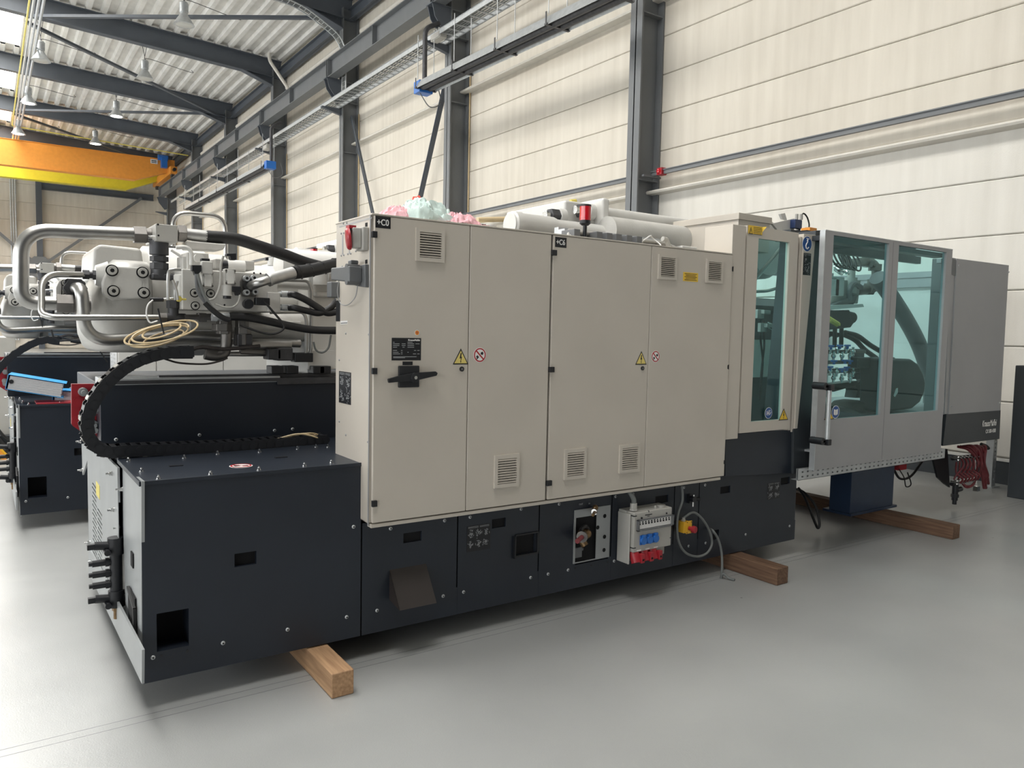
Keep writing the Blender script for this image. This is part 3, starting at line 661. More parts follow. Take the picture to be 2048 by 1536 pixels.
# water manifold on the end
mf = empty('water_manifold', (0,0,0)); C.objects.unlink(mf); W.pop(mf.name, None); bpy.data.objects.remove(mf)
y_ = 4.02; mx = at(232, 1140, 'y', y_).x; zt2, zb2 = at(232, 1095, 'y', y_).z, at(232, 1200, 'y', y_).z
b = MB().tube([(mx, y_, zb2), (mx, y_, zt2)], .028, 14)
mfd = part('water_manifold', b, 'black', mach, pos=(mx, y_, (zt2+zb2)/2))
for v in (1124, 1146, 1168):
    z = at(215, v, 'y', y_).z; part('hose_stub', MB().cyl((mx, y_, z), (mx-.10, y_, z), .016).cyl((mx-.10, y_, z), (mx-.115, y_, z), .011).cyl((mx-.03, y_, z), (mx-.045, y_, z), .021), 'black', mfd)
for z in (zt2+.01, zb2+.01):
    part('valve', MB().cyl((mx, y_, z-.04), (mx, y_, z+.04), .036).cyl((mx, y_, z), (mx-.09, y_, z+.01), .02).box((mx-.12, y_-.012, z-.005), (mx-.07, y_+.012, z+.02)).cyl((mx, y_, z), (mx+.10, y_, z), .022).cyl((mx-.04, y_-.05, z-.02), (mx-.04, y_+.03, z-.02), .014), 'black', mfd)
part('drain_nozzle', MB().cyl((mx, y_, zb2-.03), (mx, y_, zb2-.09), .014).hexn((mx, y_, zb2-.03), (mx, y_, zb2-.05), .02), 'brass', mfd)
part('flow_tube', MB().cyl((mx+.035, y_+.01, zb2+.02), (mx+.035, y_+.01, zt2-.02), .017), 'signwhite', mfd)
# --- machine bed block and guide rail
bx0 = at(200, 790, 'y', YB4).x
part('machine_bed', MB().box((bx0, YB4, .985), (4.6, 5.55, 1.335)), 'dark', mach, bevel=.004)
zr = 1.335
part('guide_rail', MB().box((bx0, YB4-.012, zr), (4.5, YB4+.10, zr+.018)).box((bx0+.28, YB4+.02, zr+.018), (4.5, YB4+.06, zr+.04)).box((bx0+.9, YB4-.02, zr-.02), (4.5, YB4-.005, zr+.008)), 'darkfit', mach, bevel=.002)
part('rail_cover', MB().box((bx0, YB4-.004, zr-.006), (bx0+.92, YB4+.20, zr+.03)), 'alu', mach, bevel=.003)
for u, v in ((232,879),(399,870),(549,861),(585,858)): inst('screw', SCREW, mach, at(u, v, 'y', YB4))
for u in (550, 580, 632, 645): 
    p = at(u, 738, 'y', YB4+.03); part('slide_block', MB().box(p+V((-.035,-.05,-.025)), p+V((.035,.05,.02))), 'black', mach, bevel=.004)
# red lifting bracket on the left of the bed
RY = 4.55
b = MB().prism(fillet(pxs([(143,768),(200,768),(205,882),(190,882),(150,855),(143,850)], 'y', RY)+[at(143,768,'y',RY)], .03), (0, .03, 0))
rbk = part('lifting_bracket', b, 'red', mach)
RH = MB().cyl((0,0,0), (0,-.006,0), .028, n=20).cyl((0,-.006,0), (0,-.008,0), .02, n=20, m=1)
hm = RH.mesh('bracket_hole', ['red', 'red'])
for u, v in ((157,804),(157,840),(187,820)): inst('bracket_hole', hm, rbk, at(u, v, 'y', RY))
for u, v in ((165,783),(188,818),(186,848),(188,857)):
    p = at(u, v, 'y', RY); part('bracket_bolt', MB().cyl(p, p+V((0,-.05,0)), .022, n=16).cyl(p+V((0,-.05,0)), p+V((0,-.08,0)), .012, n=10), 'endgrey', rbk)
part('bracket_web', MB().box(at(196,768,'y',RY)+V((0,-.08,0)), at(202,880,'y',RY)+V((0,.3,0))), 'red', rbk)
# energy chain: links bent over in an arc, then lying on the lid
chy = 4.16
path = spline(pxs([(372,703),(318,708),(262,727),(213,765),(181,812),(173,850),(183,884),(212,901),(262,899)], 'y', chy)+[V((1.02, chy, 1.012)), V((1.35, chy+.02, 1.012)), V((1.62, chy+.03, 1.012))], 26)
def resample(pts, step):
    out = [pts[0]]; acc = 0
    for a, b_ in zip(pts, pts[1:]):
        d = (b_-a).length
        while acc+d >= step: t = (step-acc)/d; a = a.lerp(b_, t); out.append(a); d = (b_-a).length; acc = 0
        acc += d
    return out
pr = resample(path, .046)
chain = empty('chain_tmp', (0,0,0)); W.pop('chain_tmp'); bpy.data.objects.remove(chain)
cc = MB().tube([p+V((0,.02,0)) for p in pr], .012, 6)
chn = part('energy_chain', cc, 'rubber', mach, pos=pr[0], label='black plastic energy chain')
lk = MB()
for s_ in (-.05, .05): lk.box((-.027, s_-.006, -.028), (.027, s_+.006, .028)); lk.cyl((.02, s_-.009, 0), (.02, s_+.009, 0), .02, n=10)
lk.box((-.012, -.05, .022), (.012, .05, .028)).box((-.012, -.05, -.028), (.012, .05, -.022))
lkm = lk.mesh('chain_link', 'black')
lw = MB().box((-.010, -.046, .0285), (.010, .046, .032)).mesh('crossbar', 'greyplas')
for i, p in enumerate(pr[:-1]):
    d = (pr[i+1]-p).normalized(); ang = -math.atan2(d.z, d.x); inst('chain_link', lkm, chn, p, (0, ang, 0))
    if 5 < i < 26 and i % 2: inst('crossbar', lw, chn, p, (0, ang+math.pi, 0))
b = MB()
for k in range(3): b.tube(spline([(1.30+.03*k, chy, 1.03+.006*k), (1.42+.03*k, chy-.02, 1.055), (1.52+.02*k, chy-.03+.03*k, 1.03), (1.56+.01*k, chy+.0, .995)]), .005, 6)
part('chain_cables', b, 'beige', mach)
# --- control cabinet -------------------------------------------------------------
cx = [at(u, v, 'y', YC).x for u, v in ((745.5,430), (941,460), (1105,480), (1304,500), (1466,512))]
z0, z1, yb = .700, 2.180, 3.80
cab = part('control_cabinet', MB().box((cx[0], YC+.022, z0+.012), (cx[2]-.004, yb, z1)).box((cx[2]+.004, YC+.022, z0+.012), (cx[4], yb, z1)).box((cx[0]+.02, YC+.04, z0-.004), (cx[4]-.02, yb, z0+.012)), 'cream', mach, bevel=.003, label='tall warm grey control cabinet with four doors')
part('sill', MB().box((cx[0]+.006, YC+.004, z0-.010), (cx[4]-.03, YC+.05, z0+.008)), 'cream', cab, bevel=.002)
dr = [(cx[0]+.010, cx[1]-.002), (cx[1]+.002, cx[2]-.006), (cx[2]+.008, cx[3]-.002), (cx[3]+.002, cx[4])]
for xa, xb in dr: part('door', MB().box((xa, YC, z0+.014), (xb, YC+.020, z1-.004)), 'cream', cab, bevel=.004)
part('door_gap', MB().box((cx[2]-.005, YC+.018, z0+.01), (cx[2]+.007, YC+.03, z1)), 'rubber', cab)
part('top_lip', MB().box((cx[0]-.004, YC-.002, z1-.003), (cx[4], yb+.004, z1+.005)), 'cream', cab, bevel=.002)
for u, v in ((748,469),(748,742),(748,1007),(1107,505.5),(1102,739),(1097,966)):
    p = at(u, v, 'y', YC); w_ = .013 if u < 800 else .017
    part('hinge', MB().box(p+V((-w_,-.012,-.015)), p+V((w_,.004,.015))), 'black', cab, bevel=.002)
for u, v in ((1465.5,538),(1456.5,734),(1449,924)):
    p = at(u, v, 'y', YC); part('latch', MB().box(p+V((-.008,-.003,-.012)), p+V((.004,.004,.012))).box(p+V((-.002,-.003,-.016)), p+V((.004,.004,.016))), 'black', cab)
def vent(u0, v0, u1, v1):
    a, c = at(u0, v0, 'y', YC), at(u1, v1, 'y', YC); xa, xb, za, zb = a.x, c.x, c.z, a.z; b = MB(); f = (xb-xa)*.12; zf = (zb-za)*.12
    b.box((xa, YC-.012, za), (xb, YC, za+zf)).box((xa, YC-.012, zb-zf), (xb, YC, zb)).box((xa, YC-.012, za+zf), (xa+f, YC, zb-zf)).box((xb-f, YC-.012, za+zf), (xb, YC, zb-zf))
    b.box((xa+f, YC-.002, za+zf), (xb-f, YC-.0005, zb-zf), 1); n = 10
    for k in range(n):
        z = za+zf+(zb-za-2*zf)*(k+.5)/n; h = (zb-za)*.76/n
        b.prism([(xa+f, YC-.014, z-h*.15), (xa+f, YC-.010, z-h*.35), (xa+f, YC-.002, z+h*.15), (xa+f, YC-.006, z+h*.38)], (xb-xa-2*f, 0, 0))
    part('vent_grille', b, ['cream', 'hole'], cab, smooth=False, bevel=0)
for r_ in ((831,455,887,526),(988,911,1036,971),(1128,899,1170,955),(1238,890,1277,942),(1316,508,1351,561),(1411.5,517,1443,568)): vent(*r_)
def plate(nm, u0, v0, u1, v1, m, parent, y=YC, th=.0015, label=None):
    a, c = at(u0, v0, 'y', y), at(u1, v1, 'y', y); xa, xb = min(a.x, c.x), max(a.x, c.x)
    return part(nm, MB().box((xa, y-th, c.z), (xb, y, a.z)), m, parent, label=label)
plate('name_plate', 751, 431.5, 781, 458, 'signblk', cab); text('lettering', '+C0', at(766, 445.5, 'y', YC-.002), .040, 'signwhite', cab, align='CENTER', sx=.86, bold=.0006)
plate('name_plate', 1110.5, 473.5, 1132.5, 496, 'signblk', cab); text('lettering', '+C6', at(1121.5, 485, 'y', YC-.002), .040, 'signwhite', cab, align='CENTER', sx=.86, bold=.0006)
# rating plate
pl = at(783, 677, 'y', YC); pr_ = at(842, 719, 'y', YC)
plate('rating_plate', 783.5, 675.5, 841.5, 720.5, 'signblk', cab)
text('lettering', 'KraussMaffei', at(840, 680.5, 'y', YC-.002), .0125, 'signwhite', cab, align='RIGHT', bold=.0003)
b = MB(); random.seed(3)
def pline(bm, u0, u1, v, y, h=.0028):
    a, c = at(u0, v, 'y', y), at(u1, v, 'y', y); bm.box((a.x, y-.0008, a.z-h/2), (c.x, y, a.z+h/2))
for v, rows in ((684.5, ((786,789),(815,825))), (687.5, ((786,799),(803.5,811),(815,828),(831,839))), (691, ((786,798.5),(803.5,811),(815,828))), (694.5, ((786,794),(805,809),(815,828))), (700.8, ((786,794),(802,805),(828,832),(834.5,839))), (704.5, ((786,797),(802,805),(815,817))), (707.8, ((786,800),(802,805),(826,832),(834.5,839))), (713.5, ((786.5,833),)), (715.6, ((786.5,810),))):
    for u0, u1 in rows: pline(b, u0, u1, v, YC-.0016)
part('plate_print', b, 'print', cab)
plate('switch_label', 805, 723, 825, 730, 'signblk', cab)
cc_ = at(834, 665.5, 'y', YC)
part('round_seal', MB().cyl(cc_, cc_+V((0,-.001,0)), .0135, n=24).cyl(cc_+V((0,-.001,0)), cc_+V((0,-.0015,0)), .0115, n=24, m=1).box(cc_+V((-.007,-.002,.001)), cc_+V((.007,-.0015,.004)), 2).box(cc_+V((-.004,-.002,-.005)), cc_+V((.004,-.0015,-.002)), 2), ['signwhite', 'orange', 'signred'], cab, label='small round orange seal')
# main switch
pa, pb = at(795.5, 731.5, 'y', YC), at(836, 774, 'y', YC)
sw = MB().box((pa.x, YC-.016, pb.z), (pb.x, YC, pa.z))
part('main_switch', sw, 'black', cab, bevel=.004, label='black main switch with rotary handle')
hc = at(825, 754.5, 'y', YC)
hp = [at(u, v, 'y', YC-.03) for u, v in ((776.5,758),(778,766),(800,763.5),(825,762.5),(838,760),(874,751.5),(876,746),(872,743),(840,745),(824,746.5),(803,750.5))]
part('switch_handle', MB().prism(hp, (0, .014, 0)).cyl(hc+V((0,-.035,0)), hc+V((0,-.012,0)), .024, n=20), 'black', cab, bevel=.003)
part('switch_screw', MB().cyl(hc+V((0,-.037,0)), hc+V((0,-.033,0)), .0085, n=16), 'chrome', cab)
# signs
def warn(parent, u0, v0, u1, v1, y, th=.0012, flash=True, nm='warning_sign', m='signpale', ex=None):
    a, c = at(u0, v1, 'y', y), at(u1, v0, 'y', y); xm = (a.x+c.x)/2; xa, xb, za, zb = a.x, c.x, a.z, c.z
    T = lambda k, d: [(xm, y-d, zb-(zb-za)*k*1.6), (xb-(xb-xa)*k, y-d, za+(zb-za)*k*.85), (xa+(xb-xa)*k, y-d, za+(zb-za)*k*.85)]
    b = MB().prism(T(0, 0), (0,-th,0), 0).prism(T(.085, th), (0,-.0004,0), 1)
    if flash:
        s = (zb-za); f = [(-.02,.72),(.09,.72),(.03,.47),(.12,.50),(.015,.20),(.06,.22),(0,.08),(-.06,.24),(-.02,.21),(.0,.40),(-.12,.36)]
        b.prism([(xm+i*s*.75, y-th-.0004, za+j*s) for i, j in f], (0,-.0004,0), 2)
    return part(nm, b, ['signblk', m, 'signblk'], parent, smooth=False)
warn(cab, 905.5, 697, 937, 729, YC); warn(cab, 1270.5, 702, 1294, 729.5, YC)
def prohibit(parent, u, v, r, y):
    c = at(u, v, 'y', y); b = MB()
    b.cyl(c, c+V((0,-.001,0)), r, n=40)
    b.cyl(c+V((0,-.001,0)), c+V((0,-.0013,0)), r*.93, n=40, m=1).cyl(c+V((0,-.0013,0)), c+V((0,-.0016,0)), r*.76, n=40, m=0)
    b.prism([c+V((i*r, -.0016, j*r)) for i, j in ((.10,.25),(.16,.06),(.46,.0),(.58,.32),(.45,.35),(.42,.52),(.30,.38),(.22,.42))], (0,-.0003,0), 2)
    b.prism([c+V((i*r, -.0016, j*r)) for i, j in ((-.62,-.28),(-.50,-.10),(-.36,-.02),(-.30,-.14),(-.16,-.22),(-.18,-.34),(-.34,-.50),(-.50,-.60),(-.54,-.44),(-.44,-.34))], (0,-.0003,0), 2)
    b.prism([c+V((i*r, -.0019, j*r)) for i, j in ((-.66,.50),(-.52,.64),(.64,-.52),(.52,-.64))], (0,-.0004,0), 1)
    return part('prohibition_sign', b, ['signwhite', 'signred', 'signblk'], parent, smooth=False)
prohibit(cab, 959.5, 710, .0385, YC); prohibit(cab, 1311, 713, .0355, YC)
for u, v in ((923,738),(1284.5,736.5)):
    p = at(u, v, 'y', YC); part('door_lock', MB().cyl(p, p+V((0,-.006,0)), .0125, n=20).cyl(p+V((0,-.006,0)), p+V((0,-.0075,0)), .006, n=12, m=1), ['black', 'midgrey'], cab)
a, c = at(1366.5, 544, 'y', YC), at(1395.5, 564, 'y', YC)
b = MB().box((a.x, YC-.0012, c.z), (c.x, YC, a.z))
for k in range(5): z = c.z+(a.z-c.z)*(.16+.17*k); b.box((a.x+.012+(k % 2)*.01, YC-.0018, z-.0018), (c.x-.012-(k % 2)*.01, YC-.0012, z+.0018), 1)
part('caution_label', b, ['signyel', 'brown'], cab)
# left flank of the cabinet
XC = cx[0]
def fl(u, v): return at(u, v, 'x', XC)
part('flank_top_strip', MB().prism([fl(679,452.5), fl(744,434.5), fl(744,437), fl(679,455)], (-.0015, 0, 0)), 'silver', cab, smooth=False)
part('flank_edge', MB().box((XC-.004, YC+.018, z0), (XC, YC+.026, z1)), 'silver', cab)
for u0, v0, u1 in ((683,467,0),(688,466,0),(696,464,0),(702,463,0),(683,511,0),(688,510,0),(696,508,0),(702,507,0),(687,447,0),(694,446,0),(712,502,0),(685,533,0),(698,530,0),(692,667,0),(738,669,0),(679,720,0),(679,843,0),(692,870,0),(736,884,0)):
    p = fl(u0, v0); part('rivet', MB().sphere(p, .006, n=8), 'silver', cab)
for u in (685.5, 699): part('blank_slot', MB().prism([fl(u-1.2,470), fl(u+1.2,469.5), fl(u+1.2,508), fl(u-1.2,509)], (-.001, 0, 0)), 'silver', cab, smooth=False)
for v in (449, 523): part('slot', MB().prism([fl(731,v-3), fl(735,v-4), fl(735,v+4), fl(731,v+5)], (-.002, 0, 0)), 'hole', cab, smooth=False)
# wall socket with red lid
p = fl(730, 479)
part('power_socket', MB().box(p+V((-.03,-.045,-.055)), p+V((0,.045,.055))).prism([p+V((-.03,.03,-.045)), p+V((-.03,-.03,-.045)), p+V((-.03,-.03,.05)), p+V((-.03,.03,.05))], (-.04, .01, 0)), 'greyplas', cab, bevel=.006, label='grey wall socket with a red flap')
part('socket_flap', MB().lathe([(.052, 0), (.052, .010), (.044, .018), (1e-5, .02)], p+V((-.072, .008, -.002)), (-1, .30, -.12), n=28).box(p+V((-.085, -.012, .045)), p+V((-.05, .028, .06))), 'red', cab)
# grey connector boxes
pc = [fl(737,522), fl(737,586), fl(712,583), fl(705,567), fl(684,562), fl(684,537), fl(712,531), fl(718,527)]
part('connector_plate', MB().prism([fl(738,529), fl(738,575), fl(718,572), fl(718,533)], (-.02, 0, 0)), 'midgrey', cab, bevel=.003)
part('connector_hood', MB().prism([fl(732,534)+V((-.02,0,0)), fl(732,566)+V((-.02,0,0)), fl(694,562)+V((-.02,0,0)), fl(694,538)+V((-.02,0,0))], (-.065, 0, 0)).box(fl(722,526)+V((-.06,-.02,-.01)), fl(722,526)+V((-.02,.02,.01))), 'midgrey', cab, bevel=.006, label='grey plug connector hood')
for v in (537, 564): part('locking_lever', MB().cyl(fl(726,v)+V((-.085,-.0,0)), fl(726,v)+V((-.02,0,0)), .018, n=14), 'midgrey', cab)
b = MB().tube(spline([fl(697,562)+V((-.05,0,0)), fl(690,585)+V((-.04,0,0)), fl(692,607)+V((-.03,0,0)), fl(707,610)+V((-.03,0,0)), fl(722,595)+V((-.03,0,0)), fl(727,572)+V((-.03,0,0))]), .0025, 6)
part('cap_cord', b, 'silver', cab)
ylow = yb+.0
p = at(676, 582, 'y', yb-.02); part('connector_box', MB().box(p+V((-.05,-.03,-.035)), p+V((.02,.03,.045))), 'midgrey', cab, bevel=.006)
part('connector_box_rim', MB().box(p+V((.0,-.034,-.04)), p+V((.012,.034,.05))), 'alu', cab, bevel=.002)
p = at(683, 620, 'y', yb-.03); part('cable_clamp', MB().box(p+V((-.02,-.03,-.06)), p+V((.02,.03,.05))), 'black', cab, bevel=.004)
part('small_label', MB().prism([fl(681,642), fl(695,641), fl(695,648), fl(681,649)], (-.001,0,0)).prism([fl(682,645.8)+V((-.001,0,0)), fl(695,645)+V((-.001,0,0)), fl(695,646.2)+V((-.001,0,0)), fl(682,647)+V((-.001,0,0))], (-.0005,0,0), 1), ['signwhite', 'signblk'], cab, smooth=False)
# diagram plates
def diagram(nm, pts, d, ex_, ez_, parent, seed, n=70, clusters=()):
    """dark plate with fine line-art print"""
    random.seed(seed); o = V(pts[0]); b = MB().prism(pts, d); part(nm, b, 'signblk', parent, smooth=False)
    nn = V(d); o = o+nn; pb_ = MB(); Lx, Lz = ex_.length, ez_.length; X_, Z_ = ex_.normalized(), ez_.normalized(); k_ = nn.normalized()*.0004
    for cx_, cz_, rx, rz in clusters:
        for _ in range(n//len(clusters)):
            x, z = (cx_+random.gauss(0, rx))*Lx, (cz_+random.gauss(0, rz))*Lz
            if not (.02*Lx < x < .98*Lx and .02*Lz < z < .98*Lz): continue
            a_ = random.random()*math.pi; l_ = random.uniform(.03, .10)*Lx; w_ = .0012
            dv = X_*math.cos(a_)+Z_*math.sin(a_); wv = X_*-math.sin(a_)+Z_*math.cos(a_); c = o+X_*x+Z_*z
            pb_.prism([c-dv*l_/2-wv*w_, c+dv*l_/2-wv*w_, c+dv*l_/2+wv*w_, c-dv*l_/2+wv*w_], k_)
    for z in (.95, .91):
        pb_.prism([o+X_*.05*Lx+Z_*z*Lz, o+X_*.48*Lx+Z_*z*Lz, o+X_*.48*Lx+Z_*(z+.012)*Lz, o+X_*.05*Lx+Z_*(z+.012)*Lz], k_)
        pb_.prism([o+X_*.54*Lx+Z_*z*Lz, o+X_*.94*Lx+Z_*z*Lz, o+X_*.94*Lx+Z_*(z+.012)*Lz, o+X_*.54*Lx+Z_*(z+.012)*Lz], k_)
    part(nm+'_print', pb_, 'print', parent, smooth=False)
six = [(.17,.68,.05,.06),(.5,.68,.06,.06),(.83,.68,.05,.06),(.17,.27,.05,.07),(.5,.27,.06,.08),(.82,.27,.05,.07)]
a, c = at(933, 1105, 'y', YP), at(981, 1046, 'y', YP)
P4 = [V((a.x, YP, a.z)), V((c.x, YP, a.z)), V((c.x, YP, c.z)), V((a.x, YP, c.z))]
diagram('instruction_plate', P4, (0,-.0012,0), P4[1]-P4[0], P4[3]-P4[0], mach, 5, 130, six)
a, c = at(1534, 1000, 'y', YP), at(1560, 963, 'y', YP)
P4 = [V((a.x, YP, a.z)), V((c.x, YP, a.z)), V((c.x, YP, c.z)), V((a.x, YP, c.z))]
diagram('instruction_plate', P4, (0,-.0012,0), P4[1]-P4[0], P4[3]-P4[0], mach, 6, 110, [(.25,.7,.08,.08),(.75,.7,.08,.08),(.25,.25,.08,.08),(.75,.25,.08,.08)])
P4 = [fl(678,804.5), fl(702,806.5), fl(703,746), fl(679,742)]; P4 = [P4[0], V((XC, P4[1].y, P4[0].z)), V((XC, P4[1].y, P4[3].z)), V((XC, P4[0].y, P4[3].z))]
diagram('instruction_plate', P4, (-.0012,0,0), P4[1]-P4[0], P4[3]-P4[0], cab, 8, 110, [(.25,.68,.08,.09),(.75,.68,.08,.09),(.25,.25,.08,.09),(.75,.25,.08,.09)])
# --- bits on the base front
bt = [at(u, v, 'y', y) for u, v, y in ((779,1141,YP), (852,1128,YP), (868,1212,YP-.13), (797,1222,YP-.13))]
dz = bt
A_, B_ = at(779,1140,'y',YP), at(852,1127,'y',YP); zlow = at(797,1222,'y',YP-.12)
b = MB().prism([(A_.x, YP, A_.z), (B_.x, YP, A_.z), (B_.x, YP-.12, zlow.z), (A_.x, YP-.12, zlow.z)], (0, .004, .004)).prism([(A_.x, YP, A_.z), (A_.x, YP-.12, zlow.z), (A_.x, YP, zlow.z+.02)], (.003, 0, 0))
part('deflector_hood', b, 'brown', mach, smooth=False, label='small brown sloping hood')
# metal plate with round holes and hose couplings
a, c = at(1146, 1128, 'y', YP-.004), at(1221, 1010, 'y', YP-.004)
h4 = rct(1152, 1036, 1191, 1117, 'y', YP-.004)
b = MB().sheet((a.x, c.x), (a.z, c.z), [(*h4, .004)], (0, YP-.005, 0), (1,0,0), (0,0,1), .004, mh=0, th=.0045)
cpl = part('coupling_plate', b, 'endgrey', mach, smooth=False, label='pale metal plate with round openings')
for u, v in ((1209.5,1032),(1195.5,1055),(1209,1073.5),(1208,1100)):
    p = at(u, v, 'y', YP-.006); part('round_opening', MB().cyl(p, p+V((0,-.0006,0)), .0125, n=20), 'hole', cpl)
p = at(1192, 1023, 'y', YP-.05)
part('hose_nozzle', MB().cyl(p+V((.03,.06,0)), p+V((-.01,0,0)), .014).cyl(p+V((-.01,0,0)), p+V((-.05,-.03,-.01)), .009).cyl(p+V((-.012,0,0)), p+V((-.018,-.004,0)), .018, m=1).sphere(p+V((.012,.02,.018)), .018, m=0), ['brass', 'chrome'], cpl)
p = at(1170, 1074, 'y', YP-.06)
b = MB().cyl(p+V((.06,.10,.01)), p+V((-.02,0,0)), .03).cyl(p+V((-.02,0,.005)), p+V((-.10,-.05,0)), .014, m=1).cyl(p+V((-.02,0,.005)), p+V((-.03,-.006,.005)), .034, m=2).cyl(p+V((.0,.05,-.01)), p+V((.02,.02,-.06)), .022).tube(spline([p+V((-.02,.02,.04)), p+V((.02,.03,.055)), p+V((.07,.06,.03)), p+V((.09,.08,.0))]), .012, 8, m=3).sphere(p+V((.055,.05,0)), .03)
part('ball_valve', b, ['brass', 'redhose', 'fitting', 'rubber'], cpl)
part('valve_pipe', MB().cyl(p+V((-.05,.09,-.075)), p+V((.05,.09,-.10)), .02).box(p+V((-.04,.06,-.14)), p+V((.03,.14,-.08))), 'midgrey', cpl)
text('lettering', 'OUT', at(1162, 1008.5, 'y', YP-.001), .014, 'print', mach, align='CENTER'); text('lettering', 'IN', at(1179, 1007, 'y', YP-.001), .014, 'print', mach, align='CENTER')
p = at(1378, 996, 'y', YP)
part('air_coupling', MB().cyl(p, p+V((-.0,-.05,0)), .02).cyl(p+V((0,-.03,0)), p+V((.05,-.045,-.004)), .014).cyl(p+V((.0,-.035,-.01)), p+V((.0,-.035,-.05)), .007, m=1).box(p+V((-.02,-.02,-.03)), p+V((.01,0,.03))).cyl(p+V((0,-.04,.01)), p+V((0,-.04,.03)), .006, m=1), ['black', 'chrome'], mach)
# --- guards and injection side (right half) --------------------------------------
YG, YD, YR_ = 3.37, 3.25, 3.42
def frame(nm, outer, wins, y, th, m, parent, glass=None, bev=.003):
    """flat framed guard: outer and window outlines (photograph points on the plane y), real openings"""
    O = [at(u, v, 'y', y) for u, v in outer]; x0, x1 = (O[0].x+O[3].x)/2, (O[1].x+O[2].x)/2; z1_, z0_ = (O[0].z+O[1].z)/2, (O[2].z+O[3].z)/2
    hs = []
    for wv in wins:
        w_ = [at(u, v, 'y', y) for u, v in wv]; hs.append(((w_[0].x+w_[3].x)/2, (w_[1].x+w_[2].x)/2, (w_[2].z+w_[3].z)/2, (w_[0].z+w_[1].z)/2))
    b = MB(); xs = sorted({x0, x1, *[h[0] for h in hs], *[h[1] for h in hs]}); zs = sorted({z0_, z1_, *[h[2] for h in hs], *[h[3] for h in hs]})
    b.sheet((x0, x1), (z0_, z1_), [(*h, th) for h in hs], (0, y, 0), (1,0,0), (0,0,1), th, mh=0, th=th+.0001)
    # back skin
    for i in range(len(xs)-1):
        for j in range(len(zs)-1):
            cx_, cz_ = (xs[i]+xs[i+1])/2, (zs[j]+zs[j+1])/2
            if any(h[0] < cx_ < h[1] and h[2] < cz_ < h[3] for h in hs): continue
            b.add([(xs[i], y+th, zs[j]), (xs[i+1], y+th, zs[j]), (xs[i+1], y+th, zs[j+1]), (xs[i], y+th, zs[j+1])], [(3,2,1,0)])
    o = part(nm, b, m, parent, smooth=False)
    if glass:
        for h in hs: part('window_pane', MB().box((h[0]-.01, y+th*.5, h[2]-.01), (h[1]+.01, y+th*.5+.006, h[3]+.01)), 'glass', o, smooth=False)
    return o, (x0, x1, z0_, z1_), hs
# tall pillar beside the cabinet
a, c = at(1469, 448, 'y', YC), at(1496, 866, 'y', YC)
pil = part('guard_pillar', MB().box((cx[4]+.004, YC+.012, .955), (at(1496,452,'y',YC).x, YC+.25, at(1470,448,'y',YC).z)), 'cream', mach, bevel=.003)
part('pillar_cap', MB().box((at(1467,430,'y',3.9).x, 3.85, 2.30), (at(1530,437,'y',3.9).x, 4.5, at(1500,432,'y',3.9).z-.0)).box((at(1467,430,'y',3.9).x-.01, 3.84, at(1500,432,'y',3.9).z-.05), (at(1530,437,'y',3.9).x+.01, 4.51, at(1500,432,'y',3.9).z)), 'cream', mach, bevel=.003)
# narrow glazed guard
gd, gb, gh = frame('narrow_guard', [(1496.5,451),(1594,465),(1583,858),(1477,866)], [[(1518,476.5),(1579,485),(1563,839),(1501,844)]], YG, .03, 'cream', mach, True)
warn(gd, 1557, 816, 1577, 841, YG-.001, flash=True, m='signyel')
c = at(1537, 826, 'y', YG+.0)
b = MB().cyl(c, c+V((0,-.001,0)), .040, n=36).cyl(c+V((0,-.001,0)), c+V((0,-.0015,0)), .037, n=36, m=1)
b.box(c+V((-.022,-.0022,-.014)), c+V((.008,-.0015,-.011)), 0).box(c+V((-.022,-.0022,.011)), c+V((.008,-.0015,.014)), 0).box(c+V((-.024,-.0022,-.012)), c+V((-.020,-.0015,.014)), 0).box(c+V((.006,-.0022,-.012)), c+V((.010,-.0015,.014)), 0).box(c+V((-.014,-.0022,-.006)), c+V((.0,-.0015,.006)), 0)
b.bar(c+V((.012,-.002,-.012)), c+V((.028,-.002,.008)), .0008, .004).bar(c+V((.0,-.002,.02)), c+V((.022,-.002,.016)), .0008, .003)
part('instruction_sign', b, ['signwhite', 'signblue'], gd)
a, c = at(1497, 450, 'y', YG-.003), at(1524, 470.5, 'y', YG-.003)
b = MB().box((a.x, YG-.0045, c.z), (c.x, YG-.003, a.z)).prism([(c.x-.01, YG-.0045, c.z), (c.x, YG-.0045, c.z+.02), (c.x+.012, YG-.03, a.z), (c.x, YG-.004, a.z)], (0, .001, 0))
tx = (a.x+.022); tz = (a.z+c.z)/2-.008
b.prism([(tx-.022+.006, YG-.0048, tz-.022), (tx+.024, YG-.0048, tz-.022), (tx+.003, YG-.0048, tz+.026)], (0,-.0004,0), 1).prism([(tx-.022+.014, YG-.0054, tz-.017), (tx+.017, YG-.0054, tz-.017), (tx+.003, YG-.0054, tz+.016)], (0,-.0004,0), 0)
b.box((tx+.001, YG-.0062, tz-.008), (tx+.005, YG-.0056, tz+.009), 1).box((tx+.001, YG-.0062, tz-.014), (tx+.005, YG-.0056, tz-.011), 1)
for k in range(5): b.box((tx+.03, YG-.0054, tz+.024-.011*k), (c.x-.012+.004*(k % 3), YG-.0046, tz+.027-.011*k), 1)
part('tag_label', b, ['signyel', 'signblk'], gd, smooth=False, label='yellow warning tag curling off the guard corner')
